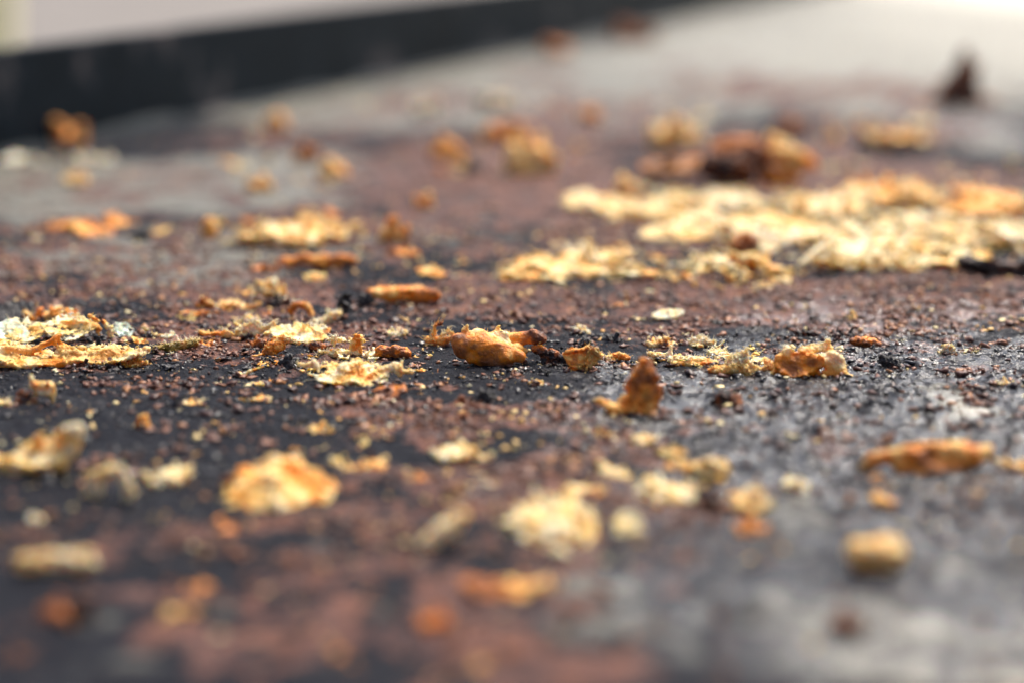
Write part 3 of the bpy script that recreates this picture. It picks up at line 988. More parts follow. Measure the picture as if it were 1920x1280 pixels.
crumb('egg_white_film', 'clear glossy film fold beside the upright pale curl on the layered scrap', 'film', 235, 632, [
    ('s', 230, 620, 0, 26, 20, 1.3, 40, 16, 25, .7, -.2), ('s', 272, 640, -4, 22, 18, 1.3, 20, 8, 0, .5, -.2)], material=FILM, res=80, rough=.8, jag=1.6)
scrap('orange_bump', 'bright orange torn crumb behind the broad cream sheet', 'chunk', (58, 563, 154, 604), .12, .40, 41, fib=40, res=70)
crumb('charred_leaf', 'blue black charred leaf flake lying behind the layered scrap', 'leaf', 32, 596, [
    ('s', 28, 584, 0, 34, 30, 2.4, 32, -6, 0, .2, 1.05), ('c', 36, 580, 8, 4, 64, 570, 12, 2.5, 1.05)], material=CHAR, res=60, rough=.6)
scrap('char_clump', 'black char clump stuck on top of the layered scrap', 'lump', (170, 618, 212, 650), .95, 1.1, 43, cat='char', material=CHAR)
crumb('pale_curl', 'upright pale curl with char specks standing on the layered scrap', 'crumb', 204, 640, [
    ('c', 208, 636, 0, 4, 206, 615, 0, 5, .06), ('c', 206, 615, 0, 5, 196, 600, 0, 4, .1), ('c', 194, 600, 0, 4, 190, 592, 0, 4, .95), ('c', 168, 590, 6, 4, 184, 600, 4, 4, .3)], fib=10, res=60)
crumb('olive_strip', 'fuzzy olive green strip trailing from the layered scrap', 'crumb', 328, 660, [
    ('c', 290, 653, 0, 7, 325, 648, 0, 9, .3, 1.0), ('c', 325, 648, 0, 9, 366, 640, 2, 7, .28, 1.0), ('c', 350, 636, 6, 5, 372, 634, 6, 4, .1, .6)], fib=50, res=80, rough=.8)
for (x, y, r, sd, lb) in ((330, 632, 11, 51, 'larger white triangular shard standing on the olive strip'), (308, 640, 8, 52, 'small white shard tilted at the left of the larger triangular shard'), (349, 634, 6, 53, 'smallest white shard beyond the larger triangular shard')):
    crumb('white_shard', lb, 'shard', x, y + r + 4, [('c', x - r * .7, y + r, 0, r * .35, x, y - r * .3, 2, r * .25, -.2), ('c', x, y - r * .3, 2, r * .25, x + r * .7, y + r, 0, r * .35, -.2), ('c', x - r * .4, y + r * .8, 0, r * .4, x + r * .4, y + r * .8, 0, r * .4, -.2)], material=FILM, res=36, rough=.35)
scrap('brown_mass', 'crumbly dark brown mass under the lip of the layered scrap', 'fray', (145, 652, 226, 694), .72, 1.05, 44, cat='crust', res=80)
scrap('frayed_crumb', 'orange frayed crumb hanging off the layered scrap above black soot', 'fray', (222, 655, 286, 690), .25, .5, 45, fib=30, res=70)
scrap('orange_bit', 'small orange and black bit at the tip of the olive strip', 'fray', (368, 626, 412, 652), .2, .7, 46, fib=16)
crumb('standing_crumb', 'pale yellow crumb with dark holes standing on thin legs in soot', 'crumb', 80, 752, [
    ('c', 62, 722, 0, 7, 60, 702, 2, 4, -.05), ('c', 66, 718, 0, 8, 96, 722, 0, 9, .08), ('c', 96, 722, 0, 9, 100, 740, 0, 6, .16), ('c', 72, 732, 0, 8, 92, 734, -2, 8, .1), ('c', 66, 738, 0, 4, 64, 768, -6, 2.5, .3),
    ('c', 100, 738, 0, 4, 101, 750, -3, 2.5, .3), ('c', 92, 716, -6, 3.5, 92, 717, -7, 4, .95), ('c', 66, 716, -5, 3.5, 66, 718, -6, 3.5, .95)], fib=16, res=80, rough=.7)
scrap('brown_clump', 'dark reddish clump beside the standing pale crumb', 'chunk', (30, 722, 66, 756), .6, .9, 47, cat='crust')
scrap('pale_shred', 'thin pale shred cut off by the soot beside the dark reddish clump', 'strip', (-14, 742, 22, 762), .0, .3, 48, fib=6)
crumb('straw_sliver', 'thin straw-white splinter lying on black soot', 'splinter', 460, 704, [('c', 431, 711, -6, 2.2, 468, 693, 4, 3.2, -.1), ('c', 468, 693, 4, 3.0, 494, 684, 8, 1.8, .25)], res=70, rough=.25)

# middle-left cluster
crumb('cream_patch', 'widest cream patch of torn crumb with orange knob, at the edge of black soot', 'crumb', 672, 716, [
    ('c', 562, 682, 14, 7, 590, 682, 12, 8, -.02), ('s', 660, 700, 4, 70, 60, 4, 8, 2, 0, .1, .06), ('c', 600, 704, 0, 9, 640, 702, 2, 9, .08), ('c', 628, 714, -6, 8, 660, 722, -14, 8, .14), ('c', 636, 724, -14, 6, 654, 727, -16, 5, .12),
    ('c', 650, 692, 4, 14, 672, 688, 6, 12, .12), ('c', 664, 682, 6, 8, 668, 676, 6, 7, .16), ('c', 676, 700, 2, 10, 720, 698, 6, 10, .03), ('c', 720, 694, 8, 9, 752, 690, 8, 7, -.02), ('c', 750, 696, 4, 8, 776, 697, 2, 6, .06), ('c', 748, 684, 10, 4, 752, 678, 10, 3, -.06),
    ('c', 670, 714, -8, 7, 690, 716, -9, 6, .7)], fib=170, res=150, rough=1.15, pore=.5, max_cells=600000, flen=.6)
crumb('tabbed_crumb', 'cream crumb with an orange tab standing up, behind the widest cream patch', 'crumb', 640, 670, [
    ('c', 600, 662, 0, 7, 640, 660, 0, 9, .02), ('c', 640, 660, 0, 9, 668, 662, 0, 8, .06), ('s', 668, 645, 2, 13, 24, 6, 78, 6, 0, .2, .24), ('c', 676, 628, 4, 5, 668, 640, 2, 8, .3), ('c', 628, 640, 6, 5, 630, 625, 6, 3, -.05), ('c', 615, 634, 6, 4, 640, 636, 8, 5, .0)], fib=60, res=85)
scrap('brown_nub', 'glossy brown nub leaning on the orange-tabbed cream crumb', 'strip', (578, 636, 622, 662), .55, .8, 61, cat='crust', rough=.6)
crumb('knobbed_crumb', 'rounded orange brown knob with frayed top, beside a shiny black lump', 'crumb', 516, 668, [
    ('c', 508, 652, 0, 13, 522, 646, 2, 13, .42), ('c', 500, 660, 0, 9, 512, 664, -2, 9, .60), ('c', 515, 634, 4, 6, 540, 634, 6, 8, .22), ('c', 535, 634, 6, 6, 560, 640, 4, 5, .15)], fib=30, res=70, rough=.7)
scrap('black_lump', 'shiny black angular lump beside the rounded orange knob', 'lump', (522, 650, 562, 692), .97, 1.1, 62, cat='char', material=CHAR, rough=.7)
crumb('cream_shred', 'ragged cream shreds on an orange strip behind the rounded orange knob', 'crumb', 440, 638, [
    ('c', 378, 622, 0, 5, 430, 628, 0, 6, .34), ('c', 430, 628, 0, 6, 470, 626, 2, 6, .2), ('c', 446, 618, 6, 8, 480, 612, 8, 9, -.02), ('c', 478, 612, 8, 6, 482, 602, 8, 3, -.05), ('c', 450, 608, 14, 5, 440, 600, 16, 4, .1), ('c', 480, 622, 4, 7, 510, 608, 10, 4, .02), ('c', 508, 610, 10, 4, 511, 600, 10, 2, .0)], fib=80, res=90)
crumb('cream_sheet', 'thin cream sheet with a spiky peak behind the orange-tabbed crumb', 'crumb', 570, 640, [
    ('s', 560, 628, 0, 55, 44, 3, 14, 4, 0, .2, .04), ('c', 520, 624, 4, 5, 600, 628, 0, 6, .12), ('c', 572, 616, 8, 4, 569, 600, 8, 2, -.04), ('c', 580, 610, 8, 4, 600, 622, 4, 5, .0)], fib=50, res=80, jag=1.2)
scrap('reddish_clump', 'crumbly reddish clump between the ragged cream shreds and the orange knob', 'chunk', (456, 622, 504, 654), .58, .75, 63, cat='crust', rough=1.2)
crumb('leaning_finger', 'cream finger-shaped crumb leaning against a charred curl', 'crumb', 612, 610, [
    ('c', 588, 606, 0, 7, 612, 600, 0, 9, .04), ('c', 612, 600, 0, 9, 632, 588, 2, 8, .02), ('c', 600, 612, -4, 5, 622, 610, -4, 5, .2), ('c', 622, 608, 0, 3, 618, 622, -6, 2.5, .15, .5)], fib=24, res=60)
crumb('charred_curl', 'black curled herb leaf rising beside the cream finger', 'leaf', 645, 600, [
    ('s', 642, 572, 0, 14, 26, 2, 68, 30, 20, .6, 1.05), ('c', 628, 552, 0, 2.5, 650, 570, -2, 5, 1.05), ('c', 650, 570, -2, 5, 660, 578, 0, 4, 1.05), ('c', 640, 590, 0, 4, 632, 604, 0, 3, 1.0)], material=CHAR, res=60, rough=.6)
crumb('orange_strip', 'smooth orange strip lying alone behind the rusty crust', 'crumb', 758, 572, [
    ('c', 698, 548, 0, 10, 730, 552, 0, 13, .34), ('c', 730, 550, 0, 14, 770, 550, 0, 15, .36), ('c', 770, 550, 0, 15, 812, 550, 0, 11, .42), ('c', 700, 560, -2, 5, 697, 572, -4, 4, .3), ('c', 712, 540, 6, 6, 790, 538, 6, 6, .28), ('c', 780, 562, -3, 6, 822, 556, 0, 6, .48)], res=85, rough=.7, fib=18)
scrap('char_clump', 'black crumb at the left end of the smooth orange strip', 'lump', (672, 540, 700, 575), .95, 1.1, 64, cat='char', material=CHAR)
scrap('cream_flake', 'loose cream crumb with dark edge beside a dark brown chunk', 'fray', (398, 545, 480, 584), .0, .3, 65, fib=30, res=70)
scrap('cream_crumb', 'cream crumb heap behind a dark brown chunk', 'fray', (470, 505, 540, 562), -.05, .25, 66, fib=40, res=70)
scrap('brown_chunk', 'dark brown chunk between cream crumbs and an orange strand', 'chunk', (498, 543, 544, 578), .75, 1.0, 67, cat='crust')
scrap('orange_strand', 'orange strand curling down behind the leaning cream finger', 'curl', (538, 560, 590, 598), .25, .5, 68, fib=14)
scrap('rust_crumb', 'rust orange crumb left of the loose cream crumb', 'fray', (364, 545, 408, 580), .4, .75, 69, fib=14)
scrap('cream_bit', 'pale bit lying between the ragged shreds and the loose cream crumb', 'fray', (430, 584, 492, 606), -.05, .2, 70, fib=20)
scrap('brown_roll', 'brown roll of crust with orange tip behind the widest cream patch', 'strip', (702, 640, 772, 674), .45, .7, 71, cat='crust', rough=.7, res=65)
scrap('brown_flake', 'flat brown flake with a pale stripe on black soot below the cream patch', 'flake', (686, 714, 768, 748), .42, .75, 72, cat='crust', rough=.6, res=65)
scrap('cream_shred', 'white shred on rusty crust behind the brown roll', 'fray', (708, 605, 768, 632), -.1, .15, 73, fib=34)
crumb('curly_wisp', 'tangle of tan curly wisps at the left end of the plump lump', 'crumb', 826, 648, [
    ('c', 802, 636, 0, 6, 836, 638, 0, 8, .35), ('c', 812, 626, 4, 4, 818, 606, 4, 3, .2), ('c', 818, 606, 4, 3, 828, 604, 4, 4, .7), ('c', 826, 630, 0, 3, 842, 618, -2, 3, .15), ('c', 842, 618, -2, 3, 850, 624, -2, 3, .2), ('c', 834, 640, 0, 6, 850, 630, 0, 4, .4), ('c', 806, 644, -2, 5, 830, 648, -3, 5, .6)], fib=60, res=75, flen=1.1)
scrap('cream_bit', 'little cream crumb with a hole in black soot', 'fray', (338, 738, 378, 758), .05, .25, 74, fib=10)
scrap('orange_bit', 'two-lobed little orange crumb in black soot below the straw splinter', 'fray', (450, 734, 512, 753), .2, .4, 75, fib=14)
scrap('cream_bit', 'speck of cream crumb with tan tip under the straw splinter', 'fray', (462, 706, 496, 722), .0, .25, 76, fib=8)
scrap('rust_crumb', 'little rust coloured crumb behind the two-lobed orange crumb', 'lump', (500, 704, 528, 718), .45, .6, 77, fib=4)
scrap('tan_crumb', 'dull tan crumb beside the two-lobed orange crumb', 'lump', (536, 742, 566, 754), .2, .4, 78)

# ------------------------------------------------------------------ soft scraps in front
crumb('curled_scrap', 'big cream curl with a knobbed arm on black soot', 'crumb', 80, 886, [
    ('c', -6, 862, 0, 14, 30, 872, 0, 15, .04), ('c', 30, 872, 0, 15, 70, 878, -4, 16, .10), ('c', 70, 876, -4, 17, 112, 862, 0, 17, .06), ('c', 112, 862, 0, 16, 138, 838, 4, 13, .08), ('c', 136, 834, 4, 11, 146, 806, 6, 13, .05), ('c', 128, 800, 8, 11, 146, 800, 6, 11, .0),
    ('c', 108, 812, 10, 9, 122, 818, 8, 10, .25), ('c', 68, 842, 8, 10, 78, 812, 8, 8, .22), ('s', 80, 852, 6, 60, 40, 10, 30, -6, 0, .3, .04)], res=85, rough=.6, fib=10)
scrap('hooked_crumb', 'pale hooked crumb with two feet on black soot', 'curl', (166, 860, 256, 942), -.08, .1, 82, res=60)
scrap('knobby_crumb', 'knobby pale yellow crumb next to the hooked crumb', 'fray', (262, 848, 368, 910), -.04, .16, 83, res=60)
crumb('toasted_dome', 'large ragged chunk, toasted orange at the back and cream in front', 'crumb', 522, 938, [
    ('s', 522, 918, 0, 92, 150, 13, 16, 2, 0, -.25, .22), ('c', 470, 922, 10, 20, 520, 905, 30, 22, .10), ('c', 520, 905, 30, 22, 575, 908, 40, 20, .34), ('c', 495, 878, 70, 17, 545, 870, 76, 18, .44), ('c', 545, 870, 76, 18, 590, 885, 66, 14, .40),
    ('c', 430, 945, -30, 9, 475, 940, -10, 14, .04), ('c', 530, 950, -60, 13, 546, 968, -90, 11, -.06), ('c', 585, 925, 10, 16, 618, 918, 20, 10, .24), ('c', 500, 930, -20, 16, 560, 935, -20, 15, .0)], res=58, rough=1.35, pore=.8, jag=1.9, fib=30)
scrap('tan_crumb', 'small tan crumb with a dark notch behind the toasted dome', 'fray', (640, 843, 722, 893), .1, .4, 85, res=50)
scrap('cream_crumb', 'round cream crumb with a tan wing on soot', 'chunk', (818, 814, 908, 870), -.1, .18, 86, res=50)
scrap('cream_shred', 'flat cream shred in front of the round cream crumb', 'fray', (886, 878, 972, 914), -.08, .1, 87, res=50)
crumb('pale_seed', 'smooth pale seed-like oval crumb lying slantwise on brown crust', 'crumb', 830, 1026, [
    ('c', 800, 1018, -6, 17, 836, 992, 4, 23, .0), ('c', 836, 990, 4, 23, 864, 964, 12, 15, .06)], res=50, rough=.45)
crumb('cream_chunk', 'biggest cream chunk in front, ragged and knobbly with a brown rim', 'crumb', 1035, 1006, [
    ('s', 1035, 990, 0, 80, 150, 13, 14, -2, 0, -.2, .04), ('c', 955, 990, 10, 13, 1000, 975, 30, 17, .05), ('c', 1000, 962, 50, 17, 1060, 955, 70, 20, .05), ('c', 1060, 965, 40, 20, 1098, 985, 10, 16, .10), ('c', 1030, 1000, -20, 18, 1075, 1008, -40, 18, -.04),
    ('c', 1036, 1028, -100, 13, 1056, 1040, -130, 10, -.05), ('c', 1088, 1012, -20, 13, 1122, 1000, 10, 9, .3), ('c', 1008, 938, 100, 10, 1050, 935, 110, 12, .1)], res=58, rough=1.35, pore=.8, jag=1.9, fib=30)
scrap('orange_roll', 'orange roll with a yellow end and brown crust beneath', 'chunk', (920, 1050, 1062, 1122), .18, .42, 90, res=55)
scrap('brown_crust_clump', 'rusty brown crust clump at the left of the orange roll', 'chunk', (862, 1058, 950, 1126), .5, .7, 91, cat='crust', res=50)
scrap('cream_chunk', 'oblong cream chunk with browned right end among dark crumbs', 'chunk', (1180, 876, 1308, 948), -.06, .14, 92, res=60)
scrap('tan_crumb', 'pale tan crumb at the left of the oblong cream chunk', 'fray', (1056, 884, 1140, 934), .08, .35, 93, res=50)
scrap('cream_crumb', 'soft cream crumb behind the oblong cream chunk', 'fray', (1112, 852, 1188, 900), -.06, .15, 94, res=50)
scrap('wedge_scrap', 'ragged wedge of pale crumb tapering to an orange point, dark crumbs beside it', 'fray', (1346, 872, 1452, 962), -.02, .26, 95, olive=.08, res=60, fib=20)
scrap('orange_crumb', 'orange crumb point in front of the ragged pale wedge', 'fray', (1376, 940, 1440, 1004), .25, .5, 195, res=50)
scrap('dark_crumb', 'dark brown crumb lying in the hollow left of the ragged pale wedge', 'fray', (1300, 890, 1372, 960), .7, 1.0, 196, cat='crust', res=50)
scrap('olive_crumb', 'dull olive crumb left of the pale wedge', 'chunk', (1284, 836, 1372, 902), -.02, .25, 96, olive=.3, res=50)
scrap('olive_crumb', 'dark olive crumb behind the oblong cream chunk, beside the soft cream crumb', 'lump', (1228, 820, 1286, 866), .2, .4, 97, olive=.75, res=45)
scrap('yellow_crumb', 'little pale yellow crumb in front of the tall-tabbed orange scrap', 'lump', (1186, 796, 1228, 838), .0, .2, 98, res=40)
scrap('olive_crumb', 'small yellow olive crumb at the foot of the tall-tabbed orange scrap', 'fray', (1108, 788, 1150, 822), .15, .4, 99, olive=.4, res=40)
scrap('white_crumb', 'little white crumb to the right of the pale wedge', 'lump', (1468, 876, 1516, 920), -.2, -.05, 100, res=40)
crumb('orange_flake', 'long orange flake with an upturned pointed end on greasy steel', 'crumb', 1740, 882, [
    ('s', 1765, 858, 0, 92, 34, 9, 50, -4, 0, .12, .36), ('c', 1690, 872, -2, 14, 1800, 876, -2, 14, .38), ('c', 1630, 858, 2, 12, 1690, 848, 4, 15, .24), ('c', 1618, 872, 0, 9, 1640, 862, 0, 12, .22), ('c', 1800, 850, 4, 17, 1852, 834, 6, 11, .30), ('c', 1745, 838, 10, 13, 1800, 840, 10, 12, .3), ('c', 1705, 850, -2, 10, 1722, 856, -6, 11, .85)], res=85, rough=.55)
scrap('tan_trail', 'crumbly tan trail just below the long orange flake', 'fray', (1560, 876, 1690, 924), .2, .6, 102, res=55)
scrap('yellow_crumb', 'little yellow crumb under the trail of loose tan crumbs', 'lump', (1634, 908, 1676, 948), .12, .35, 103, res=36)
scrap('tan_crumb', 'pale tan crumb beyond the pointed end of the long orange flake', 'fray', (1872, 836, 1950, 886), .05, .35, 104, res=45)
crumb('loaf_crumb', 'smooth loaf-shaped pale orange crumb alone on greasy steel', 'crumb', 1642, 1066, [
    ('c', 1606, 1030, 0, 24, 1642, 1034, 0, 30, .12), ('c', 1642, 1034, 0, 30, 1676, 1036, 0, 24, .16), ('c', 1610, 1050, -8, 18, 1670, 1056, -8, 16, .40), ('c', 1660, 1010, 12, 14, 1684, 1016, 10, 12, .14)], res=55, rough=.5)
scrap('dark_crumb', 'dark brown crumb in front of the loaf-shaped crumb', 'lump', (1548, 1128, 1616, 1188), .68, .9, 106, cat='char', res=45)
scrap('yellow_strip', 'blurred yellow strip crumb with a pale knob on dark crust', 'strip', (30, 1012, 186, 1086), .0, .3, 107, res=50)
scrap('rust_chunk', 'orange brown chunk leaning on a blackened one, in front of the yellow strip', 'fray', (72, 1088, 150, 1172), .5, .72, 108, res=45, cat='crust')
scrap('black_chunk', 'blackened brown chunk right of the orange brown one', 'chunk', (124, 1092, 176, 1168), .8, .95, 109, res=45, cat='char')
scrap('orange_crumb', 'round orange crumb alone on grey soot', 'fray', (346, 1078, 406, 1120), .38, .5, 110, res=40)
scrap('tan_crumb', 'dull yellow crumb in front of the round orange crumb', 'fray', (296, 1118, 376, 1166), .12, .3, 111, res=40)
scrap('red_crumb', 'dull dark red crumb near the corner of the soot', 'fray', (6, 1196, 60, 1240), .68, .85, 112, res=40)
scrap('rust_crumb', 'soft tan orange crumb in front of the pale seed-like crumb', 'fray', (778, 1120, 846, 1180), .4, .6, 113, res=40)
scrap('tan_crumb', 'faint pale disc-like crumb on brown crust near the orange roll', 'fray', (850, 1212, 920, 1258), .15, .35, 114, res=36)
scrap('tan_crumb', 'pale crumb lying flat between cream chunk and pale wedge', 'flake', (1146, 964, 1216, 1008), .02, .25, 115, res=40)
scrap('tan_crumb', 'tan crumb smear in front of the orange roll, on crust', 'fray', (560, 1212, 690, 1252), .5, .72, 116, res=45)
scrap('pale_speck', 'round pale speck at the left of the hooked crumb', 'lump', (52, 948, 84, 982), -.1, .05, 117, res=30)
scrap('crust_smear', 'flat tan crust smear left of the toasted dome', 'fray', (360, 950, 470, 1004), .4, .65, 118, res=45, cat='crust')
scrap('red_clump', 'dark red crumb clump touching the toasted dome', 'chunk', (420, 876, 462, 924), .6, .8, 119, res=40, cat='crust')
scrap('wispy_crumb', 'pale wispy crumb with thin arms on soot', 'fray', (574, 778, 624, 812), .05, .3, 120, fib=20, res=45)
scrap('wispy_crumb', 'thin tan wisp bent over on soot, left of the wispy crumb with arms', 'curl', (254, 770, 282, 806), .2, .4, 121, res=36)

# ------------------------------------------------------------------ soft scraps behind
scrap('yellow_heap', 'heap of yellow torn crumb with upright peaks on grey steel', 'patch', (410, 378, 686, 470), .04, .28, 131, fib=50, res=80, flen=1.4)
scrap('pale_crumb', 'upright cream peak at the left end of the yellow heap', 'chunk', (378, 396, 410, 446), .0, .25, 132, res=40)
scrap('orange_bar', 'toasted orange bar in front of the yellow heap', 'strip', (524, 466, 668, 506), .3, .6, 133, res=60)
scrap('tan_crumb', 'rusty tan crumb at the left end of the toasted orange bar', 'fray', (468, 482, 530, 512), .4, .65, 134, res=45)
scrap('tan_chip', 'flat tan chip in front of the toasted orange bar', 'flake', (566, 508, 614, 530), .15, .4, 135, res=40)
scrap('yellow_crumb', 'ochre crumb to the right of the yellow heap', 'chunk', (708, 398, 764, 456), .12, .4, 136, res=50)
scrap('ochre_crumb', 'low ochre crumb beside a dark crumb in front of the single ochre crumb', 'fray', (722, 448, 800, 482), .25, .55, 137, res=45)
scrap('cream_chip', 'cream crumb chip among rusty crumbs behind the smooth orange strip', 'flake', (780, 496, 840, 522), .1, .3, 138, res=40)
scrap('yellow_ridge', 'long shredded yellow ridge of crumb along the edge of rusty crust', 'patch', (918, 456, 1215, 532), .0, .24, 139, fib=60, res=90, flen=1.2)
scrap('yellow_ridge', 'heaped yellow and orange ridge at the foot of the straw', 'patch', (1195, 466, 1525, 540), .0, .28, 140, fib=60, res=90, flen=1.2)
scrap('cream_slab', 'bright cream slab with toasted lower edge behind the straw', 'patch', (1292, 398, 1560, 476), -.12, .12, 141, fib=40, res=90, flen=1.2)
scrap('cream_slab', 'pale cream heap with a white spot, left of the bright cream slab', 'patch', (1056, 364, 1300, 424), -.08, .18, 142, fib=24, res=80, flen=1.2)
scrap('pale_slab', 'broad greyish cream slab of mashed crumb with fine grainy top', 'patch', (1520, 408, 1850, 510), -.05, .14, 143, fib=40, res=100, flen=1.0)
scrap('pale_slab', 'grainy cream mash at the far right end behind the black stick of char', 'patch', (1760, 400, 2050, 486), -.15, .1, 144, res=80)
scrap('crumb_heap', 'loose heap of yellow crumb behind the broad greyish slab', 'patch', (1560, 306, 1760, 400), .05, .35, 145, res=80)
scrap('crumb_heap', 'loose heap of yellow tan crumb behind the grainy mash', 'patch', (1720, 330, 1960, 408), .05, .4, 146, res=80)
scrap('cream_mash', 'crumbly cream mash between the burnt chunk and the bright cream slab', 'patch', (1230, 330, 1470, 408), -.15, .15, 191, fib=20, res=60, flen=1.2)
scrap('cream_mash', 'crumbly yellow mash to the right of the burnt chunk', 'patch', (1440, 326, 1640, 412), -.1, .2, 192, fib=20, res=60, flen=1.2)
scrap('cream_mash', 'thin pale mash trailing in front of the broad greyish slab', 'patch', (1500, 452, 1760, 512), -.05, .16, 193, fib=20, res=60, flen=1.0)
scrap('cream_mash', 'crumbly yellow mash at the back beside the loose yellow crumbs', 'patch', (1640, 380, 1900, 446), -.15, .15, 194, fib=20, res=60, flen=1.0)
def smear(label, xa, xc, ya, yc, n, seed):
    r = np.random.default_rng(seed)
    xb, yb = (xa + xc) / 2, (ya + yc) / 2
    s = sin_view(yb)
    P = []
    for k in range(n):
        x = xa + (xc - xa) * (k + .5) / n
        y = r.uniform(ya + 8, yc - 8)
        d = (yb - y) / s
        P.append(('s', x, y - 5, d, (xc - xa) / n * r.uniform(.8, 1.4), (yc - ya) / s * r.uniform(.26, .42), r.uniform(3.5, 5.5), r.uniform(-3, 5), r.uniform(-4, 4), r.uniform(-15, 15), r.uniform(-.06, .06), r.uniform(.0, .2)))
    crumb('cream_smear', label, 'smear', xb, yb, P, res=76, rough=.85, jag=3.0, pore=.7, fib=20, flen=1.0, tvar=.16)


smear('flat pale cream smear stuck under the bright cream slab', 1260, 1560, 410, 472, 6, 1)
smear('broad flat greyish cream smear stuck to the steel beside the char stick', 1520, 1960, 412, 506, 7, 2)
smear('flat yellow cream smear under the pale heap with a white spot', 1070, 1300, 372, 418, 5, 3)
scrap('char_stick', 'black stick of char lying at the edge of the grainy mash', 'strip', (1790, 466, 1960, 518), .9, 1.1, 147, cat='char', res=70)
crumb('straw', 'pale straw splinter leaning over the cream slab', 'splinter', 1530, 500, [('c', 1496, 496, -30, 6, 1558, 452, 40, 7, -.05), ('c', 1558, 452, 40, 6, 1604, 410, 90, 4, -.05)], res=70, rough=.2)
crumb('straw', 'thin pale straw lying flat before the bright cream slab', 'splinter', 1240, 496, [('c', 1190, 494, 0, 3.5, 1300, 497, -6, 3.5, -.1)], res=70, rough=.2)
scrap('brown_nub', 'reddish brown nub standing in front of the bright cream slab', 'chunk', (1376, 424, 1424, 480), .5, .7, 150, res=45, cat='crust')
crumb('burnt_chunk', 'large dark brown burnt chunk with hollow front and golden right side', 'crust', 1400, 345, [
    ('c', 1335, 312, 0, 28, 1395, 318, -6, 30, .84), ('c', 1395, 300, 8, 26, 1430, 288, 12, 22, .72), ('c', 1345, 280, 20, 16, 1410, 272, 22, 16, .45), ('c', 1455, 285, 10, 20, 1500, 300, 6, 20, .24), ('c', 1490, 295, 6, 20, 1520, 310, 4, 14, .28), ('c', 1445, 258, 20, 12, 1480, 275, 14, 13, .2), ('c', 1440, 330, -6, 18, 1490, 338, -8, 15, .48)], res=60, rough=1.3, pore=.8)
scrap('brown_shard', 'dark olive brown shard with white tip left of the burnt chunk', 'flake', (1196, 276, 1330, 346), .4, .85, 152, res=55, cat='crust', olive=.2)
scrap('cream_nub', 'round cream nub with a dark belly in front of the olive brown shard', 'lump', (1146, 316, 1206, 366), -.04, .2, 153, res=45)
scrap('cream_crumb', 'square cream crumb standing behind the olive brown shard', 'chunk', (1208, 210, 1316, 280), .04, .22, 154, res=55)
scrap('golden_bar', 'long ragged golden bar of crumb lying below the dark spike', 'fray', (1560, 206, 1770, 280), .12, .36, 155, res=60)
crumb('dark_spike', 'dark reddish brown spike of crust standing up', 'crust', 1795, 196, [
    ('c', 1776, 182, 0, 26, 1816, 182, 0, 26, .80), ('c', 1788, 170, 0, 28, 1808, 140, 0, 24, .78), ('c', 1808, 140, 0, 24, 1806, 100, 0, 11, .78), ('c', 1814, 150, 0, 20, 1826, 128, 0, 11, .80), ('c', 1750, 190, 0, 12, 1860, 192, 0, 12, .66)], res=50, rough=.6)
scrap('cream_crumb', 'cream crumb with browned end on purple brown crust', 'chunk', (946, 244, 1042, 328), .02, .34, 157, res=55)
scrap('rust_crumb', 'rusty orange crumb behind the cream crumb with browned end', 'chunk', (890, 212, 990, 270), .3, .5, 158, res=50)
scrap('ochre_crumb', 'ochre crumb left of the cream crumb with browned end', 'lump', (804, 244, 876, 298), .25, .45, 159, res=45)
scrap('yellow_crumb', 'lone yellow crumb on bare grey steel', 'lump', (462, 318, 514, 360), .12, .26, 160, res=45)
scrap('yellow_crumb', 'dim yellow crumb on crust right of the lone yellow crumb', 'lump', (598, 290, 652, 336), .15, .35, 161, res=42)
scrap('yellow_crumb', 'small yellow crumb on bare steel near the dark splash wall', 'lump', (492, 204, 542, 246), .2, .32, 162, res=40)
scrap('orange_crumb', 'two-lobed orange crumb at the foot of the dark splash wall', 'fray', (52, 196, 168, 272), .2, .42, 163, res=60)
scrap('orange_crumb', 'orange crumb beside a two-lobed one at the foot of the splash wall', 'lump', (-30, 230, 10, 282), .25, .4, 164, res=40)
scrap('white_crumb', 'bluish white clump of salt under the two-lobed orange crumb', 'fray', (120, 276, 212, 310), -.3, -.1, 165, res=50)
scrap('white_crumb', 'bluish white grit at the foot of the splash wall', 'fray', (0, 280, 120, 308), -.3, -.1, 166, res=50)
scrap('white_crumb', 'white crumb on bare steel near the splash wall, away from the salt', 'lump', (764, 172, 832, 216), -.3, -.15, 167, res=42)
scrap('white_crumb', 'white smeared crumb to the right of the lone white one', 'fray', (890, 160, 970, 206), -.3, -.1, 168, res=42)
scrap('tan_crumb', 'pale tan crumb lying on grey steel in front of the salt', 'flake', (116, 318, 168, 352), .15, .35, 169, res=40)
scrap('orange_heap', 'lumpy row of orange brown crumb on grey steel at the back', 'patch', (70, 398, 260, 446), .2, .55, 170, res=60)
scrap('black_crumb', 'black crumb at the right end of the row of orange brown crumbs', 'lump', (246, 424, 284, 452), .95, 1.1, 171, cat='char', material=CHAR, res=36)
scrap('black_crumb', 'black crumb on purple brown crust near the ochre crumb', 'lump', (868, 292, 906, 326), .95, 1.1, 172, cat='char', material=CHAR, res=36)
scrap('red_crumb', 'brick red crumb on steel behind the lone yellow crumb', 'lump', (556, 262, 600, 304), .55, .65, 173, res=40)
scrap('orange_crumb', 'dim orange crumb far along the foot of the splash wall', 'lump', (1018, 66, 1072, 106), .5, .6, 174, res=40)
scrap('brown_crumb', 'brown crumb farthest along the splash wall', 'chunk', (1138, 30, 1236, 80), .6, .75, 175, res=45, cat='crust')
scrap('tan_crumb', 'faint tan crumb on pale steel before the square cream crumb', 'lump', (1084, 196, 1126, 230), .2, .4, 176, res=36)
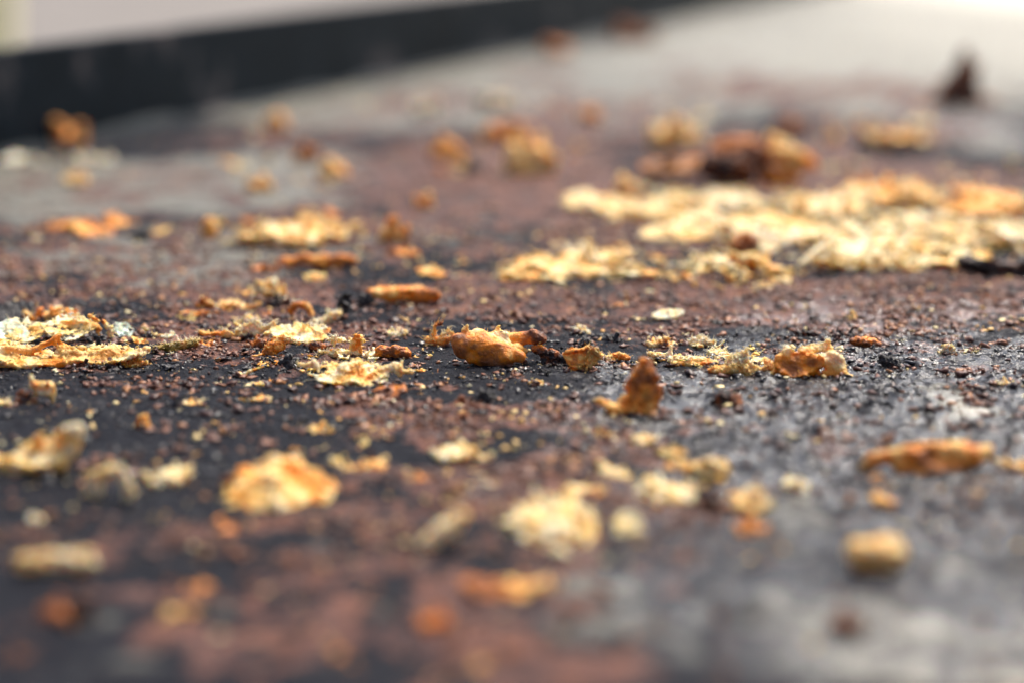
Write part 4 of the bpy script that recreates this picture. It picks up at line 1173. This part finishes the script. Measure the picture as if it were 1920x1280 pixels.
scrap('rust_crumb', 'rusty crumb between square cream crumb and golden bar', 'chunk', (1446, 208, 1510, 252), .5, .7, 177, res=42, cat='crust')
scrap('tan_crumb', 'dull tan crumb behind the row left of the yellow heap', 'lump', (776, 356, 816, 392), .15, .35, 178, res=36)
scrap('tan_crumb', 'tan crumb on rusty crust behind the plump lump', 'lump', (1150, 560, 1180, 578), .3, .5, 179, res=36)
scrap('black_arch', 'thin black arched flake on the pale slab', 'curl', (1606, 398, 1690, 428), .95, 1.1, 180, cat='char', material=CHAR, res=50)
scrap('black_crumb', 'grey black crumb among loose yellow tan crumbs', 'lump', (1796, 344, 1836, 384), .95, 1.05, 181, cat='char', material=CHAR, res=36)

# ------------------------------------------------------------------ small countable crumbs, copies of a few shapes
def small_shapes(kind, material, n, tlo, thi, ragged):
    out = []
    r = np.random.default_rng(len(kind) * 7)
    for k in range(n):
        P = []
        for j in range(7 if ragged else 4):
            a = r.normal(0, .42, 3) * [1, .9, .4] + [0, 0, .3]
            b = a + r.normal(0, .35, 3) * [1, .9, .5]
            b[2] = max(b[2], .1)
            w = .55 if ragged else 1
            P.append(('c', a, w * r.uniform(.14, .3), b, w * r.uniform(.1, .25), 0, 0))
        if ragged:
            P.append(('s', np.array([0, 0, .22]), .6, .45, .07, rot(r.uniform(-15, 15), r.uniform(-15, 15), r.uniform(0, 180)), r.uniform(-.6, .6), 0, 0))
        V, Q, T = build_crumb(P, 200 + k + 31 * len(kind), rough=1.1 if ragged else .9, res=24 if ragged else 15)
        tone = np.clip(r.random() + .25 * vnoise(V / .5 + k), 0, 1) * (thi - tlo) + tlo
        T = np.stack([tone, 0 * tone, 0 * tone + r.random() * .5, np.ones_like(tone)], -1)
        me = mesh_from(kind, V * 0.001, Q, T)
        me.materials.append(material)
        out.append(me)
    return out


def zat(g):
    c, b, w = zones(np.array([[g[0]]]), np.array([[g[1]]]))
    return float(c[0, 0]), float(b[0, 0]), float(w[0, 0])


SHAPES = {}


def strew(kind, what, cat, material, n, seed, zfun, s0, s1, box, tone=(0, 1), ragged=False, where=None, oval=False):
    if kind not in SHAPES:
        SHAPES[kind] = small_shapes(kind, material, 14, *tone, ragged)
    shapes = SHAPES[kind]
    r = np.random.default_rng(seed)
    k = 0
    while k < n:
        if oval:
            px, py = box[0] + box[2] * r.normal(0, .5), box[1] + box[3] * r.normal(0, .5)
        else:
            px, py = r.uniform(box[0], box[2]), r.uniform(box[1], box[3])
        if py < 150:
            continue
        g = ground(px, py)
        if to_uv(g[0], g[1])[1] < V_RIM + .004 or r.random() > zfun(g):
            continue
        k += 1
        o = link(kind, shapes[r.integers(len(shapes))], None, None, (g[0], g[1], 0.00003))
        s = s0 + (s1 - s0) * r.random() ** 2.2
        o.scale = (s * r.uniform(.8, 1.4), s, s * r.uniform(.5, .9))
        o.rotation_euler = (r.normal(0, .2), r.normal(0, .2), r.uniform(0, 6.28))
        if where:
            spot = where
        elif py < 690:
            spot = 'on the rusty crust behind the plump lump'
        else:
            spot = 'on dry black soot in front of the layered scrap' if px < 980 else 'on the greasy shining steel'
        tag(o, what + ' ' + spot, cat, what + 's ' + spot)


strew('crust_crumb', 'small rust brown crust crumb', 'crust', BROWN, 230, 5, lambda g: .12 + zat(g)[0], .5, 1.5, (-20, 450, 1940, 1000))
strew('char_crumb', 'small black char crumb', 'char', BLACKG, 150, 6, lambda g: .6, .45, 1.4, (-20, 470, 1940, 980))
strew('pale_crumb_bit', 'tiny cream or orange crumb', 'crumb', PALE, 150, 7, lambda g: .7, .35, 1.0, (-20, 480, 1940, 950))
for k, (x, y, rx, ry, n, where) in enumerate((
        (560, 430, 190, 45, 30, 'strewn around the yellow heap'), (1200, 492, 360, 34, 44, 'strewn along the shredded yellow ridge'), (1480, 430, 420, 44, 56, 'strewn over and beside the pale slabs'),
        (1720, 345, 260, 50, 40, 'strewn among the loose yellow crumbs at the back'), (1330, 365, 240, 36, 30, 'strewn in front of the burnt chunk'), (470, 590, 170, 48, 44, 'strewn between the ragged cream shreds'), (660, 680, 140, 36, 34, 'strewn around the widest cream patch'),
        (300, 645, 130, 26, 18, 'strewn between the olive strip and the orange knob'), (160, 430, 150, 24, 12, 'strewn along the row of orange brown crumbs'), (1350, 678, 170, 30, 16, 'strewn around the shredded cream scrap'), (960, 290, 230, 60, 20, 'strewn over the purple brown crust at the back'),
        (1280, 900, 200, 66, 20, 'strewn around the oblong cream chunk'), (760, 870, 260, 60, 12, 'strewn in front of the soft black clump'), (1600, 250, 240, 50, 20, 'strewn around the golden bar'), (1000, 200, 330, 40, 18, 'strewn far back on bare steel beyond the purple brown crust'), (600, 300, 300, 60, 18, 'strewn on bare steel around the lone yellow crumb'))):
    far = max(0.0, (480 - y) / 300)
    strew('torn_crumb', 'torn cream orange crumb', 'crumb', FOOD, max(6, int(n * .66)), 60 + k, lambda g: 1, .8 + .8 * far, 2.4 + 1.8 * far, (x, y, rx, ry), (-.1, .5), True, where, True)
for k, (x, y, rx, ry, n, where) in enumerate((
        (1250, 190, 400, 50, 26, 'far back on bare steel near the dark spike'), (650, 270, 260, 60, 22, 'on bare steel near the splash wall'), (900, 300, 340, 90, 36, 'on the purple brown crust at the back'), (1600, 300, 340, 90, 30, 'between the burnt chunk and the golden bar'), (300, 480, 330, 60, 30, 'on dull steel behind the layered scrap'), (1400, 560, 480, 36, 30, 'around the almond flake'),
        (850, 785, 180, 22, 30, 'in the low rusty ridge on soot'), (400, 650, 160, 24, 20, 'between the layered scrap and the orange knob'), (900, 950, 240, 50, 16, 'around the pale seed-like crumb'), (600, 1080, 330, 110, 22, 'on stained soot around the round orange crumb'), (1050, 1180, 330, 80, 16, 'on stained steel in front of the orange roll'))):
    far = max(0.0, (480 - y) / 300)
    strew('crust_flake', 'rough rust brown crust flake', 'crust', FOOD, n, 90 + k, lambda g: 1, .8 + .6 * far, 1.9 + 1.5 * far, (x, y, rx, ry), (.6, .98), True, where, True)
for k, (x, y, rx, ry, n, where) in enumerate(((260, 690, 170, 22, 34, 'under the lip of the layered scrap'), (480, 680, 130, 30, 26, 'around the shiny black lump'), (1040, 670, 90, 22, 18, 'around the dark crust strip'), (1500, 610, 160, 16, 18, 'behind the large shell-like scrap'))):
    strew('soil_clump', 'crumbly black char clump', 'char', CHAR, n, 140 + k, lambda g: 1, .6, 1.7, (x, y, rx, ry), (0, 1), True, where, True)
# stray fibres
r = np.random.default_rng(77)
FIB = [(1560, 596, 'pale'), (1100, 585, 'pale'), (690, 760, 'pale'), (250, 720, 'brown'), (560, 720, 'pale'), (1250, 730, 'brown'), (1700, 640, 'pale'), (820, 700, 'brown')]
spots = ['near the yellow tip on rusty crust', 'near the pale crumb behind two black clumps', 'under the flat brown flake', 'beside the standing crumb', 'between the straw splinter and the cream patch', 'below the long orange strip', 'between the char nugget and the thin shred', 'beside the curly wisps']
for (px, py, c), w in zip(FIB, spots):
    g = ground(px, py)
    d = np.array([math.cos(r.uniform(0, 3.14)), math.sin(r.uniform(0, 3.14)) * .6, 0])
    pts, q, turn = [], np.zeros(3), r.normal(0, .35)
    for k in range(9):
        pts.append(q + np.array([0, 0, .08 + .5 * math.sin(k / 8 * math.pi) * r.uniform(.5, 1)]))
        d = np.array([d[0] * math.cos(turn) - d[1] * math.sin(turn), d[0] * math.sin(turn) + d[1] * math.cos(turn), 0])
        q = q + d * .45
    V, Q = tube(pts, .045, .03, 5)
    V = np.array(V)
    t = .0 if c == 'pale' else .65
    o = link('stray_fibre', mesh_from('stray_fibre', V * .001, np.array(Q), np.tile([t, 0, 0, 1], (len(V), 1))), FOOD, None, g)
    tag(o, 'thin ' + c + ' fibre ' + w, 'fibre')

# ------------------------------------------------------------------ crumb dust nobody could count
OCT = np.array([(1, 0, 0), (-1, 0, 0), (0, 1, 0), (0, -1, 0), (0, 0, 1), (0, 0, -1)], float)
OCF = np.array([(0, 2, 4), (2, 1, 4), (1, 3, 4), (3, 0, 4), (2, 0, 5), (1, 2, 5), (3, 1, 5), (0, 3, 5)])


def split_tris(V, T):
    V = [tuple(v) for v in V]
    mid, out = {}, []
    def m(a, b):
        k = (min(a, b), max(a, b))
        if k not in mid:
            p = np.array(V[a]) + np.array(V[b])
            V.append(tuple(p / np.linalg.norm(p)))
            mid[k] = len(V) - 1
        return mid[k]
    for a, b, c in T:
        ab, bc, ca = m(a, b), m(b, c), m(c, a)
        out += [(a, ab, ca), (ab, b, bc), (ca, bc, c), (ab, bc, ca)]
    return np.array(V), np.array(out)


OC2, OF2 = split_tris(OCT, OCF)


def grains(x, y, z, sz, r, SV, SF):
    k, n = len(x), len(SV)
    amp = .45 if n == 6 else .5
    V = SV[None] * (1 + amp * r.normal(0, 1, (k, n, 1)).clip(-1.4, 1.6)) * r.uniform(.45, 1.6, (k, 1, 3)) * np.array([1, 1, .6])
    a = r.uniform(0, 6.28, k)
    ca, sa = np.cos(a)[:, None], np.sin(a)[:, None]
    V = np.stack([V[..., 0] * ca - V[..., 1] * sa, V[..., 0] * sa + V[..., 1] * ca, V[..., 2]], -1) * sz[:, None, None] * .5
    V += np.stack([x, y, z + sz * .12], -1)[:, None]
    t = np.repeat(np.clip(r.beta(2, 2.6, k), 0, 1), n) + r.normal(0, .06, k * n)
    return V.reshape(-1, 3), (SF[None] + n * np.arange(k)[:, None, None]).reshape(-1, 3), np.clip(t, 0, 1)


def dust(name, label, material, n, seed, pick, smin, smax):
    r = np.random.default_rng(seed)
    # even scatter over the plate, thick round the middle and thinner towards the back
    m = n * 9
    y = np.concatenate([r.uniform(.2, .42, m // 2), r.uniform(.15, .75, m // 3), r.uniform(.5, 1.4, m // 6)])
    x = r.uniform(-1, 1, len(y)) * (0.03 + 0.24 * y)
    c, b, w = zones(x, y)
    P = np.stack([x * 1000, y * 1000, 0 * x], -1)
    cl = np.clip(.35 + 1.4 * vnoise(P / 6.0 + seed) + 1.1 * vnoise(P / 1.8 + seed + 3), 0.02, 1.6)
    keep = r.random(len(x)) < pick(c, b, w, x, y) * cl * .5
    u, v = to_uv(x, y)
    keep &= v > V_RIM + .002
    ii = np.nonzero(keep)[0]
    if len(ii) > n:
        ii = r.permutation(ii)[:n]
    x, y, c, b, w = x[ii], y[ii], c[ii], b[ii], w[ii]
    fx, fy = [], []
    for g0, low in FEET:  # extra grit piled round crumb feet, added to strengthen contact shadow
        c0 = low.mean(0)
        q = low[r.integers(0, len(low), 34 if name != 'pale_crumb_dust' else 8)]
        q = c0 + (q - c0) * r.uniform(.9, 1.25, (len(q), 1)) + r.normal(0, .00035, q.shape)
        fx += list(q[:, 0] + g0[0])
        fy += list(q[:, 1] + g0[1])
    fx, fy = np.array(fx), np.array(fy)
    fc, fb_, fw = zones(fx, fy)
    x, y, c, b, w = np.append(x, fx), np.append(y, fy), np.append(c, fc), np.append(b, fb_), np.append(w, fw)
    k = len(x)
    sz = (smin + (smax - smin) * r.random(k) ** 4.2) * (1 + np.clip(y - .42, 0, 1) * 1.8) * 0.001
    z = relief(x, y, c, b, w)
    big = (sz > .00046) & (y > .235) & (y < .42)
    A = grains(x[big], y[big], z[big], sz[big], r, OC2, OF2)
    B = grains(x[~big], y[~big], z[~big], sz[~big], r, OCT, OCF)
    V = np.concatenate([A[0], B[0]])
    Fq = np.concatenate([A[1], B[1] + len(A[0])])
    t = np.concatenate([A[2], B[2]])
    o = link(name, mesh_from(name, V, Fq, np.stack([t, t, t, np.ones_like(t)], -1), smooth=True), material)
    tag(o, label, kind='stuff')
    print(name, k, int(big.sum()), len(Fq))


dust('brown_crust_grit', 'fine rust brown crust grit spread over the griddle', BROWN, 45000, 21, lambda c, b, w, x, y: (.16 + 1.2 * c) * (1.2 - 1.0 * np.clip((y - .36) / .4, 0, 1)), .14, 1.05)
dust('black_soot_grit', 'fine black soot grit spread over the griddle', BLACKG, 28000, 22, lambda c, b, w, x, y: (.6 + .5 * w) * (1 - .7 * b) * (1 - .3 * c) * (1.3 - 1.2 * np.clip((y - .3) / .3, 0, 1)), .13, .75)
dust('pale_crumb_dust', 'fine pale crumb dust sprinkled over the griddle', PALE, 6000, 23, lambda c, b, w, x, y: (.25 + .5 * c) * (1 - .6 * w) * 1.3, .13, .85)

# ------------------------------------------------------------------ added dark bead for the splash wall's reflection in the plate
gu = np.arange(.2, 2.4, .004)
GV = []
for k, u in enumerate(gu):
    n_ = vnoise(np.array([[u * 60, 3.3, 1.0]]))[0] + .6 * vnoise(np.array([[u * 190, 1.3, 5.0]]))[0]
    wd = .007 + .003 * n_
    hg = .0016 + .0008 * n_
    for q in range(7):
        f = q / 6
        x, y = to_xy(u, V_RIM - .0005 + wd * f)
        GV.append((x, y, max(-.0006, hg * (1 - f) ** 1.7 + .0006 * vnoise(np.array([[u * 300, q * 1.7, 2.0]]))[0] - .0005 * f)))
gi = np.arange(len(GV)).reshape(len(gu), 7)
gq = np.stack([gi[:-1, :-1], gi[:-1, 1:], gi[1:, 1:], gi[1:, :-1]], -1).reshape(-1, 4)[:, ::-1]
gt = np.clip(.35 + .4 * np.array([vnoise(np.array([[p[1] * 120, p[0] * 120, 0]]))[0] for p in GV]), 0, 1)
link('reflection_bead', mesh_from('reflection_bead', np.array(GV), gq, np.stack([gt, gt, gt, np.ones_like(gt)], -1)), STEEL, griddle)

# ------------------------------------------------------------------ background beyond the wall
post_m, nt, p = mat('cream_painted_post')
n = noise_n(nt, 9, 3)
r_ = ramp(nt, [(0.3, (0.72, 0.66, 0.36)), (0.7, (0.80, 0.74, 0.46))])
nt.links.new(n, r_.inputs[0])
nt.links.new(r_.outputs[0], p.inputs['Base Color'])
p.inputs['Roughness'].default_value = .6
import bmesh
bm = bmesh.new()
bmesh.ops.create_cube(bm, size=1)
for v in bm.verts:
    v.co = (v.co.x * .12, v.co.y * .12, (v.co.z + .5) * 2.4)
bmesh.ops.bevel(bm, geom=list(bm.edges), offset=.008, segments=2, affect='EDGES')
me = bpy.data.meshes.new('post')
bm.to_mesh(me)
bm.free()
dpt = 5.0
po = link('post', me, post_m, None, ((12 - 960) / F_PX * dpt - .06, dpt * CP, GZ0))
po.rotation_euler = (0, math.radians(3), 0)
tag(po, 'cream yellow painted post standing on the paving beyond the splash wall', 'post')
print('things', len([o for o in SC.objects if o.parent is None]))
